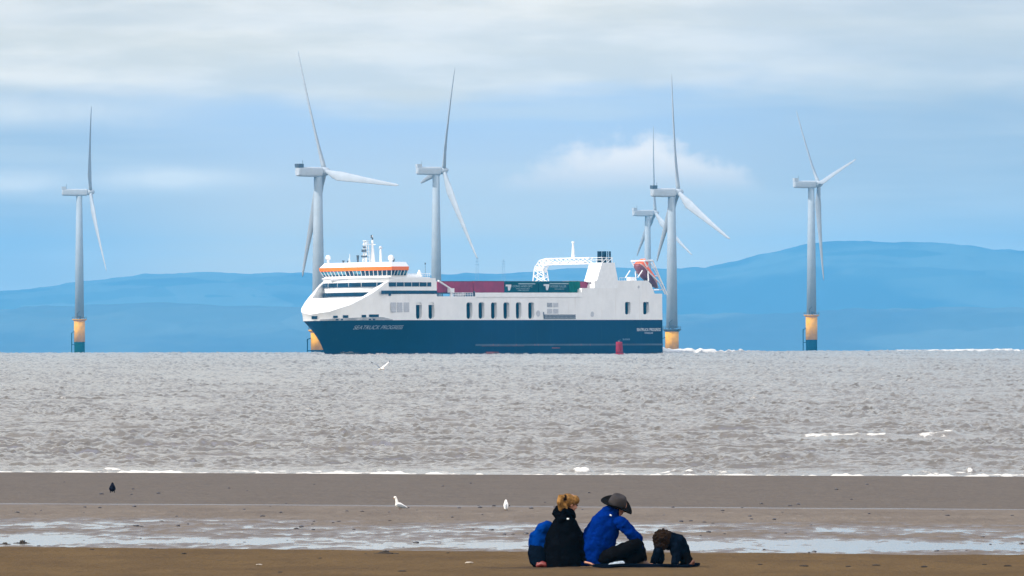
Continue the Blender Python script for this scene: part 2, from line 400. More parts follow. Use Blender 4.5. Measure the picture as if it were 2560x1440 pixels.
# ship's wake and far whitecaps on the right
SHIP_D = 4870.0; TH = R(50)
sp_ = at(1172, 886, SHIP_D); SX, SY = sp_.x, SHIP_D
hx, hy = -math.cos(TH), -math.sin(TH)
lx = (Xs - SX) * hx + (Ys - SY) * hy; ly = -(Xs - SX) * hy + (Ys - SY) * hx
wk = np.exp(-((ly) / (10.5 + 0.10 * np.clip(-71 - lx, 0, 200))) ** 2) * sstep(-66, -72, lx) * (1 - 0.8 * sstep(-80, -150, lx))
wn = fbm(Xs * 0.16, Ys * 0.02, 120, 4)
Zs += wk * (1.7 + 0.6 * wn); foam = np.maximum(foam, wk * (1.3 + 0.5 * wn))
bw = np.exp(-((np.abs(ly) - 2.5 - (63 - lx) * 0.30) / 2.6) ** 2) * sstep(68, 63, lx) * sstep(18, 46, lx)
Zs += bw * (0.8 + 0.8 * wn); foam = np.maximum(foam, bw * (0.45 + 1.2 * wn))
sd = np.exp(-((np.abs(ly) - 15.0) / 3.0) ** 2) * sstep(46, 30, lx) * sstep(-75, -60, lx)
Zs += sd * np.clip(wn, 0, 1) * 0.7; foam = np.maximum(foam, sd * np.clip(1.5 * wn, 0, 0.8))
far = sstep(5200, 6000, Ys) * (1 - sstep(6900, 7400, Ys)) * sstep(110, 150, Xs)
crest = sstep(0.62, 0.74, vnoise(Xs / 16.0, Ys / 160.0, 140)) * far
Zs += crest * 0.75; foam = np.maximum(foam, crest * (0.85 + 0.7 * wn))
# a thin scatter of small whitecaps
foam = np.maximum(foam, sstep(0.50, 0.60, fbm(As * 900, np.log(Ys) * 95, 150, 3)) * 0.55 * sstep(560, 900, Ys))
Zs = Zs - (Xs ** 2 + Ys ** 2) / (2 * EARTH)
m = bpy.data.materials.new('sea_water'); m.use_nodes = True; q = NB(m.node_tree); P = m.node_tree.nodes['Principled BSDF']
oc = q.n('ShaderNodeTexCoord').outputs['Object']
fa = q.n('ShaderNodeAttribute', attribute_name='foam').outputs['Fac']
mp = q.n('ShaderNodeMapping'); m.node_tree.links.new(oc, mp.inputs[0]); mp.inputs['Scale'].default_value = (1.0, 0.3, 1.0)
nf = q.add(q.mul(q.noise(mp.outputs[0], 2.4, 5.0, 0.7), 0.5), q.mul(q.noise(mp.outputs[0], 9.0, 3.0, 0.6), 0.5)); ns = q.noise(mp.outputs[0], 0.12, 3.0)
ff = q.step(0.40, 0.86, q.add(fa, q.mul(q.sub(nf, 0.5), 1.5)))
ff = q.mul(ff, q.step(0.08, 0.2, fa))
body = q.mix(q.step(0.3, 0.7, ns), (0.105, 0.084, 0.058), (0.150, 0.122, 0.086))
m.node_tree.links.new(q.mix(ff, body, (0.66, 0.63, 0.55)), P.inputs['Base Color'])
m.node_tree.links.new(q.add(0.10, q.mul(ff, 0.6)), P.inputs['Roughness']); P.inputs['IOR'].default_value = 1.33
bn = q.n('ShaderNodeBump'); bn.inputs['Strength'].default_value = 0.55; bn.inputs['Distance'].default_value = 0.08
m.node_tree.links.new(q.noise(mp.outputs[0], 3.0, 4.0, 0.65), bn.inputs['Height']); m.node_tree.links.new(bn.outputs[0], P.inputs['Normal'])
tag(grid('sea', Xs, Ys, Zs, m, {'foam': np.clip(foam, 0, 1.5)}), kind='structure')

# ------------------------------------------------------------------ hills across the bay
m = bpy.data.materials.new('haze_blue_hill_fields'); m.use_nodes = True; q = NB(m.node_tree); P = m.node_tree.nodes['Principled BSDF']
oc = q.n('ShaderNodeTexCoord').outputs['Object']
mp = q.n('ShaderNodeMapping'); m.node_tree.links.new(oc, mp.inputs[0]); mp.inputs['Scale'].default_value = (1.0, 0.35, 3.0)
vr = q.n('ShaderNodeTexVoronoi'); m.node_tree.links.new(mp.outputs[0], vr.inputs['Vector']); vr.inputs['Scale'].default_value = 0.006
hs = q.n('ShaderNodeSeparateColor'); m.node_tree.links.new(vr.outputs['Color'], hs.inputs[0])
hc = q.mix(hs.outputs[0], (0.080, 0.122, 0.150), (0.130, 0.178, 0.190))  # blue in the field colours stands in for part of the haze
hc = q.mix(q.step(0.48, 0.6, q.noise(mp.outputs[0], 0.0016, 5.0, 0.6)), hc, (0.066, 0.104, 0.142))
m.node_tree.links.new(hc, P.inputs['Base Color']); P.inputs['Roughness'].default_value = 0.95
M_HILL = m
def ridge(name, D, prof, depth, seed, rough):
    us = np.linspace(-900, 3460, 700); top = np.interp(us, [p[0] for p in prof], [p[1] for p in prof])
    top = np.convolve(np.pad(top, 9, 'edge'), np.hanning(19) / np.hanning(19).sum(), 'valid')
    zt = 4 - (top - 834.7 + 0.0022 * (us - 1280)) * K * D
    tt = np.linspace(0, 1, 60)
    T_, U_ = np.meshgrid(tt, us, indexing='ij'); ZT = np.tile(zt, (60, 1))
    Y_ = D - depth * 0.72 + depth * T_; X_ = (U_ - 1280) * K * D
    prof_t = np.sin(np.clip(T_ / 0.72, 0, 1) * math.pi / 2) ** 1.25 * (1 - 0.5 * sstep(0.72, 1.0, T_))
    Z_ = -85 + (ZT + 85) * prof_t
    n = fbm(X_ / 520.0, Y_ / 900.0, seed, 5)
    Z_ = Z_ + n * rough * np.clip(np.sin(np.clip(T_ / 0.72, 0, 1) * math.pi), 0.05, 1)
    Z_ = Z_ + 7.0 * fbm(X_ / 60.0, Y_ / 60.0, seed + 9, 3) * prof_t
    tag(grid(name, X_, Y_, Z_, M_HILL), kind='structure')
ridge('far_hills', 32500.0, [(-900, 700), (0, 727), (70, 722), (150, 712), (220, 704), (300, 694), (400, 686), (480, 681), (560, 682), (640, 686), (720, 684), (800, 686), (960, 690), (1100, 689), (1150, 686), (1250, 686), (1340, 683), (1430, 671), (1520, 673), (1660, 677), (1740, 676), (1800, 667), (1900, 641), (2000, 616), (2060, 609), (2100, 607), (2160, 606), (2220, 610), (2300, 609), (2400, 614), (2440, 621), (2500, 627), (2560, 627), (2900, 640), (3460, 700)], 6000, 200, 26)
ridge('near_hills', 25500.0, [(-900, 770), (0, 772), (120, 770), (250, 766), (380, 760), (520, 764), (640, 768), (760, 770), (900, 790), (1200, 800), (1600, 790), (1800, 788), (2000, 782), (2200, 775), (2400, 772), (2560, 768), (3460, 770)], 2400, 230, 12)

# two lattice pylons standing on the far shore
M_STEEL = mat('galvanised_steel', (0.30, 0.32, 0.34), 0.5, 0.6, scale=2)
for (u, vt, vb, lab) in ((1193, 640, 690, 'faint lattice pylon on the far shore, nearer the left red trailer'), (1259, 648, 690, 'shorter faint lattice pylon on the far shore, above the green trailers')):
    D = 19500.0; p = at(u, vb, D); h = (vb - vt) * K * D + 12
    e = thing('pylon', (p.x, D, p.z - 12), lab, 'pylon', 'pylons on the far shore')
    f = MB(); wb = 2.6
    for sx in (-1, 1):
        for sy in (-1, 1): f.rod((sx * wb, sy * wb, 0), (sx * 0.3, sy * 0.3, h), 0.11)
    for i in range(8):
        z0, z1 = h * i / 8, h * (i + 1) / 8; a0, a1 = wb + (0.3 - wb) * i / 8, wb + (0.3 - wb) * (i + 1) / 8
        for sy in (-1, 1): f.rod((-a0, sy * a0, z0), (a1, sy * a1, z1), 0.06); f.rod((a0, sy * a0, z0), (-a1, sy * a1, z1), 0.06)
    f.build('lattice', M_STEEL, e)
    for z in (0.72, 0.82, 0.92): MB().box((0, 0, h * z), (7.0 - 3 * z, 0.5, 0.4)).build('cross_arm', M_STEEL, e)

# ------------------------------------------------------------------ wind turbines
M_TW = mat('turbine_paint', (0.30, 0.345, 0.385), 0.6, spec=0.2, var=0.06, scale=0.3)
M_TN = mat('nacelle_paint', (0.42, 0.455, 0.49), 0.6, spec=0.2, var=0.06, scale=0.5)
M_BL = mat('blade_paint', (0.36, 0.39, 0.42), 0.7, var=0.06, scale=0.3, spec=0.1)
M_TY = mat('transition_yellow', (0.74, 0.355, 0.008), 0.65, spec=0.1, var=0.15, scale=0.4, streak=((0.35, 0.17, 0.06), 0.5))
M_TG = mat('weedy_green_pile', (0.002, 0.030, 0.012), 0.9, spec=0.05, var=0.4, scale=0.8, bump=0.5, bscale=3)
M_TB = mat('dark_blue_pile', (0.002, 0.018, 0.036), 0.9, spec=0.05, var=0.3, scale=0.8)
M_DK = mat('dark_grey_metal', (0.05, 0.06, 0.075), 0.5, var=0.2, scale=1)
def frame_z(u, v, D): return at(u, v, D).z
def turbine(tu, hu, hv, s, beta, psi, ztop, zdark, darkmat, label, rail=True):
    D = 53.5 / (s * K); be = R(beta); ta = R(5); ka = R(4)
    hub = at(hu, hv, D); tx = at(tu, hv, D).x; base = Vector((tx, D, sea_z(D)))
    e = thing('wind_turbine', base, label, 'wind turbine', 'turbines of the offshore wind farm')
    off = (hub.x - tx) / math.cos(be)
    H = Vector((hub.x - tx, off * math.sin(be), hub.z - base.z))
    ax = Vector((math.cos(ta) * math.cos(be), math.cos(ta) * math.sin(be), math.sin(ta)))
    e1 = Vector((-math.sin(be), math.cos(be), 0)); e2 = Vector((-math.sin(ta) * math.cos(be), -math.sin(ta) * math.sin(be), math.cos(ta)))
    zt = H.z - 2.2
    MB().loft([(0, 0, ztop + 0.4), (0, 0, ztop + (zt - ztop) * 0.5), (0, 0, zt)], [2.55, 2.2, 1.65], 28, (0, 1, 0)).build('tower', M_TW, e, True)
    MB().loft([(0, 0, zdark), (0, 0, ztop)], [3.05, 3.05], 28, (0, 1, 0)).build('transition_piece', M_TY, e, True)
    MB().loft([(0, 0, -6), (0, 0, zdark)], [2.9, 2.95], 24, (0, 1, 0)).build('monopile', darkmat, e, True)
    pl = MB().loft([(0, 0, ztop - 1.0), (0, 0, ztop - 0.3), (0, 0, ztop + 0.1)], [3.2, 4.1, 4.1], 24, (0, 1, 0)).build('platform', M_TY if rail else M_DK, e)
    rl = MB()
    for k in range(16):
        a = 2 * math.pi * k / 16; a2 = 2 * math.pi * (k + 1) / 16
        p, p2 = Vector((4 * math.cos(a), 4 * math.sin(a), ztop)), Vector((4 * math.cos(a2), 4 * math.sin(a2), ztop))
        rl.rod(p, p + Vector((0, 0, 1.3)), 0.06, 5)
        for zz in (0.7, 1.3): rl.rod(p + Vector((0, 0, zz)), p2 + Vector((0, 0, zz)), 0.05, 5)
    rl.build('railing', M_DK, pl)
    cr = MB().rod((-1.2, -3.2, ztop), (-1.2, -3.2, ztop + 3.0), 0.22).rod((-1.2, -3.2, ztop + 3), (0.2, -4.2, ztop + 4.2), 0.16).box((0.4, -3.3, ztop + 0.9), (1.3, 0.9, 1.6))
    cr.build('davit_crane', M_DK, e)
    ld = MB()
    for yy in (-0.8, 0.8): ld.rod((-4.4, yy, -4), (-4.4, yy, ztop * 0.62), 0.25); ld.rod((-4.4, yy, ztop * 0.6), (-3.0, yy, ztop * 0.66), 0.18); ld.rod((-4.4, yy, zdark * 0.8), (-2.9, yy, zdark * 0.8), 0.2)
    for k in range(14): z = -2 + k * (ztop * 0.6 + 2) / 14; ld.rod((-4.4, -0.8, z), (-4.4, 0.8, z), 0.09, 5)
    ld.build('boat_landing', darkmat, e)
    # nacelle: a long box that narrows slightly, lying back from the hub
    back = -ax.copy(); back.z = 0; back.normalize()
    nx = -back; ny = Vector((-nx.y, nx.x, 0)); nz = Vector((0, 0, 1))
    def sec(d, w, zl, zh):
        c = H - nx * d; pts = []
        for k in range(20):
            a = 2 * math.pi * k / 20; ca, sa = math.cos(a), math.sin(a)
            px = math.copysign(abs(ca) ** 0.45, ca) * w; pz = math.copysign(abs(sa) ** 0.45, sa)
            pts.append(c + ny * px + nz * ((zl + zh) / 2 + pz * (zh - zl) / 2))
        return pts
    nb = off + 9.6
    MB().rings([sec(1.6, 1.35, -1.7, 1.5), sec(2.0, 1.75, -2.1, 1.75), sec(nb * 0.6, 1.8, -2.2, 1.8), sec(nb - 0.5, 1.8, -2.0, 1.7), sec(nb, 1.6, -1.6, 1.5)]).build('nacelle', M_TN, e, False)
    cool = MB(); c = H - nx * (nb - 1.0) + nz * 2.3
    mm = Matrix((nx, ny, nz)).transposed()
    cool.box(c, (2.3, 3.3, 1.5), mm); cool.build('cooler', M_DK if s > 290 else M_TN, e)
    vn = MB().rod(H - nx * (nb - 2.5) + nz * 1.7, H - nx * (nb - 2.5) + nz * 4.4, 0.08, 5)
    vn.build('wind_vane', M_DK, e)
    MB().loft([H - ax * 1.6, H - ax * 0.6, H + ax * 0.9, H + ax * 1.8, H + ax * 2.5], [1.5, 1.75, 1.65, 1.1, 0.2], 20, (0, 0, 1)).build('hub', M_TN, e, True)
    st = [(0.8, 1.0, 1.0, 0), (3.0, 1.0, 0.98, 4), (7.0, 1.55, 0.8, 14), (11.5, 2.1, 0.62, 16), (18, 1.8, 0.5, 14), (28, 1.35, 0.44, 11), (38, 1.0, 0.34, 8), (47, 0.7, 0.26, 6), (52, 0.46, 0.18, 5), (53.5, 0.08, 0.03, 5)]
    for i in range(3):
        q = R(psi) + i * 2 * math.pi / 3
        rad = e2 * math.cos(q) + e1 * math.sin(q); tan = -e2 * math.sin(q) + e1 * math.cos(q)
        d = rad * math.cos(ka) + ax * math.sin(ka)
        rings = []
        for (r, c, t, tw) in st:
            g = R(tw + 15); cd = tan * math.cos(g) + ax * math.sin(g); td = d.cross(cd).normalized()
            ctr = H + d * r + ax * (-0.9 * (r / 53.5) * (1 - r / 53.5) * 2)
            sh = 0.0 if r < 4 else 0.35 * c
            rings.append([ctr + cd * (c * math.cos(2 * math.pi * k / 14) - sh) + td * (t * math.sin(2 * math.pi * k / 14) * (1 if r < 4 else (1 - 0.55 * (math.cos(2 * math.pi * k / 14) < 0) * abs(math.cos(2 * math.pi * k / 14))))) for k in range(14)])
        MB().rings(rings).build('blade', M_BL, e, True)
    return e
turbine(198, 226, 480, 240, 4, 333.2, 20, 7.3, M_TG, 'wind turbine furthest left, on an orange base with a green weedy foot')
turbine(795, 812, 428.5, 333, 29.9, 23.3, 9.5, 1.5, M_TB, 'largest wind turbine, rising behind the bridge and bow of the ship')
turbine(1090, 1109, 426, 279.6, 16.7, 336.5, 18, 6, M_TB, 'wind turbine rising behind the dark red trailers on the ship')
turbine(1679, 1696, 480.6, 298.5, 20.9, 6.1, 10.6, 0.6, M_TB, 'wind turbine just clear of the stern of the ship, on a yellow base', False)
turbine(1619, 1638, 532, 218, 21.1, 0.2, 18, 6, M_TB, 'smaller, more distant wind turbine behind the orange lifeboat, overlapped by a nearer one')
turbine(2028, 2046.5, 460, 255.4, 18, 43.2, 20, 7.0, M_TB, 'wind turbine furthest right, on an orange base with a dark blue foot')

# ------------------------------------------------------------------ the ship
M_NAVY = mat('navy_hull_paint', (0.0004, 0.012, 0.048), 0.5, spec=0.08, var=0.22, scale=0.12, streak=((0.012, 0.035, 0.06), 0.5))
M_WH = mat('white_ship_paint', (0.80, 0.79, 0.77), 0.45, var=0.05, scale=0.3, streak=((0.58, 0.50, 0.42), 0.28))
M_WH2 = mat('white_fitting_paint', (0.82, 0.82, 0.81), 0.45, var=0.05, scale=1)
M_GREY = mat('grey_vent_paint', (0.36, 0.36, 0.37), 0.6, var=0.2, scale=1.5)
M_LGREY = mat('pale_grey_vent_paint', (0.50, 0.50, 0.52), 0.6, var=0.12, scale=1.5)
M_DARK = mat('dark_interior_paint', (0.010, 0.028, 0.055), 0.8, spec=0.1, var=0.3, scale=0.4)
M_ORNG = mat('orange_band_paint', (0.98, 0.20, 0.0), 0.7, spec=0.1, var=0.06, scale=0.6)
M_GLASS = mat('bridge_glass', (0.002, 0.022, 0.05), 0.25, spec=0.25, var=0.5, scale=0.35)
M_GLASS2 = mat('painted_daylight_glass', (0.06, 0.22, 0.30), 0.1, var=0.6, scale=0.45)
M_DECK = mat('deck_paint', (0.16, 0.17, 0.18), 0.8, var=0.2, scale=0.5)
M_RUST = mat('rusty_fender_paint', (0.05, 0.07, 0.10), 0.7, var=0.5, scale=0.05, streak=((0.34, 0.08, 0.05), 0.8))
M_EXH = mat('black_exhaust_paint', (0.004, 0.010, 0.02), 0.7, spec=0.1, var=0.3, scale=1)
ship = thing('ferry', (SX, SY, sea_z(SHIP_D)), 'long white and navy freight ferry with an orange band round its bridge', 'ship', rz=math.pi + TH)
ship.rotation_euler = (R(0.75), 0, math.pi + TH)
PX = 1 / (K * SHIP_D)                       # photograph pixels per metre at the ship
cT, sT = math.cos(TH), math.sin(TH)
def xs(u, y=12.5): return (1172 + y * sT * PX - u) / (cT * PX)
def zs(v, u=1172): return (886 - 0.0022 * (u - 1172) - v) / PX
ZB = zs(801) ; ZW = zs(742); ZS = zs(690)
def deck_b(x): return 12.5 if x < 44 else 12.4 * math.sqrt(max(0, 1 - ((x - 44) / 23.4) ** 2))
def stem_x(t): return 62.3 + 5.1 * t
def hull_pt(p, t):
    """p 0..1 from midship shoulder to stem, t 0..1 from waterline to white line"""
    tc_ = max(0.0, t)
    x = 8 + p * (stem_x(tc_) - 8)
    xd = 8 + p * (67.4 - 8)
    wl = 12.4 * (1 - p ** 1.75); dk = deck_b(xd)
    w_ = 0.12 * tc_ + 0.88 * tc_ ** 1.7
    return x, wl * (1 - w_) + dk * w_
h = MB(); rings = []
ts = [-0.25, -0.1, 0.0, 0.08, 0.18, 0.3, 0.42, 0.55, 0.68, 0.8, 0.9, 1.0]
ps = [i / 44 for i in range(44)] + [0.985, 0.993, 0.998, 1.0]
secs = [(-71.0, None), (-40.0, None), (-10.0, None)] + [(None, p) for p in ps]
for (x, p) in secs:
    port = []
    for t in ts:
        if p is None: port.append((x, 12.5 if t > 0.05 else 12.4, t * ZB))
        else:
            xx, bb = hull_pt(p, t); port.append((xx, bb + (0.1 if False else 0), t * ZB))
    rings.append([Vector(a) for a in port] + [Vector((a[0], -a[1], a[2])) for a in reversed(port)])
h.rings(rings)
hull = h.build('hull', M_NAVY, ship, True)
md = hull.modifiers.new('es', 'EDGE_SPLIT'); md.split_angle = R(40)

# white bow, knuckle and bulwark
kt = ([0, 24, 44, 54, 63, 69, 74, 80, 90], [11.4, 12.1, 13.9, 15.5, 17.1, 18.4, 19.7, 20.9, 21.4])
rt = ([0, 40, 50, 54, 59, 66, 74, 80, 90], [15.9, 15.9, 16.0, 16.3, 17.2, 18.75, 20.05, 21.1, 21.5])
N = 60; phis = [-90 + 180 * i / N for i in range(N + 1)]
def ell(phi, a, bb, z): return Vector((44 + a * math.cos(R(phi)), bb * math.sin(R(phi)), z))
lo = [ell(p, 23.5, 12.5, ZB) for p in phis]
kn = [ell(p, 24.4, 12.52, np.interp(abs(p), *kt)) for p in phis]
mid = [(a + c) / 2 - Vector((0, 0, 0)) for a, c in zip(lo, kn)]
mid = [Vector((p.x - 0.18, p.y * 0.995, p.z)) for p in mid]
rm = [ell(p, 21.6 + 2.7 * (abs(p) / 90) ** 4, 11.6 + 0.85 * (abs(p) / 90) ** 4, np.interp(abs(p), *rt)) for p in phis]
ri = [Vector((44 + (p.x - 44) * 0.975, p.y * 0.975, p.z)) for p in rm]
rb = [Vector((p.x, p.y, 13.8)) for p in ri]
bow = MB().rings([lo, mid, kn], False, False).build('bow_shell', M_WH, ship, True)
vis = MB().rings([kn, rm], False, False); vis.rings([rm, ri, rb], False, False)
vo = vis.build('bow_bulwark', M_WH2, ship, True); md = vo.modifiers.new('es', 'EDGE_SPLIT'); md.split_angle = R(25)
MB().poly([Vector((p.x, p.y, 14.3)) for p in ri], [tuple(range(len(ri)))]).build('foredeck', M_DECK, ship)

def plate(name, outline, holes, y0, thick, m, parent):
    """flat plating in the (x, z) plane with real openings"""
    cu = bpy.data.curves.new(name, 'CURVE'); cu.dimensions = '2D'; cu.fill_mode = 'BOTH'; cu.extrude = thick / 2
    for ring in [outline] + holes:
        s = cu.splines.new('POLY'); s.points.add(len(ring) - 1); s.use_cyclic_u = True
        for pt, (x, z) in zip(s.points, ring): pt.co = (x, z, 0, 1)
    t = bpy.data.objects.new('tmp', cu); C.objects.link(t)
    dg = bpy.context.evaluated_depsgraph_get(); dg.update()
    me = bpy.data.meshes.new_from_object(t.evaluated_get(dg)); me.name = name
    bpy.data.objects.remove(t); bpy.data.curves.remove(cu)
    me.transform(Matrix(((1, 0, 0, 0), (0, 0, -1, y0), (0, 1, 0, 0), (0, 0, 0, 1))))
    me.materials.clear(); me.validate()
    return link(name, me, m, parent)
def rrect(x0, x1, z0, z1, r, n=5):
    pts = []
    for cx, cz, a0 in ((x1 - r, z1 - r, 0), (x0 + r, z1 - r, 90), (x0 + r, z0 + r, 180), (x1 - r, z0 + r, 270)):
        for i in range(n + 1): a = R(a0 + 90 * i / n); pts.append((cx + r * math.cos(a), cz + r * math.sin(a)))
    return pts
XA = xs(1095); XF = xs(1457)
outline = [(44, ZB + 0.02), (44, 21.45), (xs(1083), 21.45), (xs(1083), zs(704)), (XA, zs(704)), (XA, ZW), (XF, ZW), (XF, zs(721)), (xs(1489), zs(721)), (xs(1489), zs(702)), (xs(1625), zs(702)), (xs(1634), zs(712)), (xs(1640), zs(735)), (-71, zs(735)), (-71, ZB + 0.02)]
opens = [(965, 978), (1043, 1058), (1074, 1089), (1168, 1183), (1198, 1213), (1229, 1244), (1260, 1275), (1291, 1305), (1322, 1337)]
holes = []
for (a, c) in opens:
    x1, x0 = xs(a), xs(c)
    if x1 > 43.5: x1 = 43.6
    if x0 < x1 - 0.5: holes.append(rrect(x0, x1, ZB + 0.35, zs(757), 0.75))
for (a, c) in ((1566, 1580), (1612, 1627)): holes.append(rrect(xs(c), xs(a), zs(787), zs(756), 0.5))
plate('side_plating', outline, holes, 12.0, 1.0, M_WH, ship)
plate('side_plating', outline, [], -12.2, 0.6, M_WH, ship)
MB().box(((44 - 70.6) / 2, -0.2, (ZB + 16.0) / 2 - 0.1), (114.4, 19.0, 16.0 - ZB - 0.2)).build('vehicle_deck_wall', M_DARK, ship)
MB().box(((XA + XF) / 2, 0, ZW - 0.12), (XA - XF, 23.0, 0.2)).build('weather_deck', M_DECK, ship)
MB().box((-70.85, 0, (ZB + zs(735)) / 2), (0.3, 22.9, zs(735) - ZB - 0.1)).build('stern_wall', M_WH, ship)
dk = MB().box(((xs(1489) + xs(1625)) / 2, 0, zs(702) - 0.3), (xs(1489) - xs(1625), 23.0, 0.3)).box((-36.2, 0, 17.0), (0.4, 22.9, 2.6)); dk.build('aft_deck', M_WH, ship)
# raised white bulwark along the cargo deck
MB().box(((xs(1190) + XF) / 2, 12.58, (zs(743.5) + zs(732.5)) / 2), (xs(1190) - XF, 0.16, zs(732.5) - zs(743.5))).build('cargo_bulwark', M_WH2, ship)
# vents, grilles, small ports
def side_box(name, ua, uc, va, vc, m, proud=0.05, n=0):
    x1, x0 = xs(ua), xs(uc); z1, z0 = zs(va), zs(vc)
    f = MB().box(((x0 + x1) / 2, 12.5 + proud / 2, (z0 + z1) / 2), (x1 - x0, proud, z1 - z0))
    for i in range(n): f.box(((x0 + x1) / 2, 12.5 + proud + 0.03, z0 + (i + 0.5) * (z1 - z0) / n), (x1 - x0, 0.06, (z1 - z0) / n * 0.45))
    return f.build(name, m, ship)
for a, c in ((981.5, 993.5), (996.5, 1009.5), (1012.5, 1026)): side_box('side_vent', a, c, 757, 781, M_LGREY, n=5)
side_box('side_vent', 1369, 1382, 758, 769, M_GREY, n=3)
for a, c, v0, v1 in ((1384.5, 1397, 758, 769), (1369, 1382, 773, 785), (1384.5, 1397, 773, 785)): side_box('side_vent', a, c, v0, v1, M_LGREY, n=3)
for uc, vc, ru in ((1346.5, 784.5, 6.5), (1482.5, 786.5, 5.5), (1601, 718, 3)):
    c = Vector((xs(uc), 12.5, zs(vc))); MB().loft([c, c + Vector((0, 0.08, 0))], [(ru / PX / cT * 0.8, ru / PX * 1.2)] * 2, 20).build('round_vent', M_LGREY, ship)
g = MB(); x1, x0 = xs(1360), xs(1440); z0, z1 = zs(797.5), zs(788)
g.box(((x0 + x1) / 2, 12.56, (z0 + z1) / 2), (x1 - x0, 0.08, z1 - z0)); g.build('boarding_gangway', M_GREY, ship)
g = MB()
for i in range(24): g.box((x0 + (i + 0.5) * (x1 - x0) / 24, 12.65, (z0 + z1) / 2), (0.12, 0.08, z1 - z0))
for zz in (z0, z1, (z0 + z1) / 2): g.box(((x0 + x1) / 2, 12.67, zz), (x1 - x0, 0.06, 0.12))
g.rod((x1 - 0.1, 12.75, z0), (x1 + 0.25, 12.75, zs(781)), 0.14); g.build('gangway_rail', M_DK, ship)
# mooring ports in the white bow, following its curve
def bow_pt(u, z):
    best = None
    for i in range(0, 901):
        p = -30 + i * 120 / 900; t = (z - ZB) / max(0.5, np.interp(abs(p), *kt) - ZB); a = 23.5 + 0.9 * min(t, 1) - 0.05
        w_ = ell(p, a, 12.5, z); uu = 1172 - w_.x * cT * PX + w_.y * sT * PX
        if best is None or abs(uu - u) < best[0]: best = (abs(uu - u), p, w_)
    p = best[1]; nrm = Vector((math.cos(R(p)) / 24, math.sin(R(p)) / 12.5, 0)).normalized()
    return best[2], nrm
for ua, uc, va, vc in ((786, 799.5, 789, 796.5), (791, 797, 800, 804.5), (839, 850, 789, 794.5), (845, 852, 797, 803), (858, 863, 797, 803), (863, 876, 788, 794.5), (909, 920, 787.5, 793.5), (927, 951, 786.5, 793), (926, 932, 797, 801.5), (936, 942, 797, 801.5)):
    ring0, ring1 = [], []
    n = 6
    top, bot = [], []
    for i in range(n + 1):
        u = ua + (uc - ua) * i / n
        for v, lst in ((va, top), (vc, bot)):
            w_, nr = bow_pt(u, max(zs(v), ZB + 0.1)); lst.append((w_ + nr * 0.12, w_ - nr * 0.25))
    f = MB(); f.rings([[t[0] for t in top], [t[0] for t in bot]], False, False)
    f.rings([[t[1] for t in top], [t[0] for t in top]], False, False); f.rings([[t[0] for t in bot], [t[1] for t in bot]], False, False)
    f.build('mooring_port', M_DARK, ship)
# grey scuffed strake at the foot of the white bow
gs0, gs1 = [], []
for i in range(40):
    u = 806 + (985 - 806) * i / 39
    z0_, z1_ = ZB + 0.02, zs(np.interp(u, [806, 900, 960, 985], [797.5, 794, 793, 799]))
    w0, n0 = bow_pt(u, z0_); w1, n1 = bow_pt(u, max(z1_, ZB + 0.05)); gs0.append(w0 + n0 * 0.07); gs1.append(w1 + n1 * 0.07)
MB().rings([gs0, gs1], False, False).build('rubbing_strake', mat('scuffed_grey_paint', (0.36, 0.36, 0.36), 0.6, var=0.35, scale=0.5), ship)
f = MB().box(((-71 + 12) / 2, 12.56, zs(863)), (83, 0.16, 0.5)); f.build('fender_rail', M_RUST, ship)

M_SCUFF = mat('rust_red_scuff', (0.22, 0.05, 0.03), 0.8, var=0.5, scale=0.6)
for ua, uc, va, vc in ((1205, 1219, 861, 866), (1220, 1310, 864, 866), (1215, 1246, 880, 885), (1424, 1470, 862, 864), (1380, 1400, 870, 872)): side_box('rust_scuff', ua, uc, va, vc, M_SCUFF, 0.10)
# accommodation block
def plan(front, bulge, w, aft, n=18):
    pts = [(aft, -w)]
    for i in range(n + 1):
        y = -w + 2 * w * i / n; pts.append((front + bulge * (1 - abs(y / w) ** 2.6), y))
    return pts + [(aft, w)]
def prism(pl, z0, z1, off0=0.0, off1=0.0):
    def grow(o): return [Vector((x + (o if x > pl[0][0] + 0.1 else 0), y * (1 + o / 12.5), 0)) for x, y in pl]
    a, c = grow(off0), grow(off1)
    return MB().rings([[p + Vector((0, 0, z0)) for p in a], [p + Vector((0, 0, z1)) for p in c]])
acc = plan(48.6, 4.6, 12.25, XA + 0.1)
prism(acc, 13.9, 21.4).build('accommodation_block', M_WH, ship)
def band(name, pl, z0, z1, off, m, zf=None, side_aft=None):
    """a strip of glazing wrapped round the front and both sides"""
    pts = [(x, y) for x, y in pl]; 
    if side_aft is not None: pts = [(side_aft, pts[0][1])] + pts[1:-1] + [(side_aft, pts[-1][1])]
    lo_, hi_ = [], []
    for x, y in pts:
        s = 1 + off / 12.25; lo_.append(Vector((x + (off if abs(y) < 12.2 else 0), y * s, z0))); hi_.append(Vector((x + (off if abs(y) < 12.2 else 0), y * s, z1)))
    f = MB().rings([lo_, hi_], False, False); return f.build(name, m, ship)
band('window_band', acc, zs(717.5), zs(707), 0.30, M_GLASS, side_aft=XA + 2.4)
band('window_band', acc, zs(740.5), zs(731), 0.30, M_GLASS, side_aft=48.3)
side_box('window_band', 958, 1095, 727.5, 736, M_GLASS, 0.05)
for i in range(2, len(acc) - 1, 3):
    x, y = acc[i]; MB().box((x + 0.32, y * 1.027, (zs(717.5) + zs(707)) / 2), (0.07, 0.08, 1.22)).build('window_mullion', M_WH2, ship)
for k in range(5): MB().box((46.0 - 3.3 * k, 12.6, (zs(717.5) + zs(707)) / 2), (0.08, 0.10, 1.22)).build('window_mullion', M_WH2, ship)
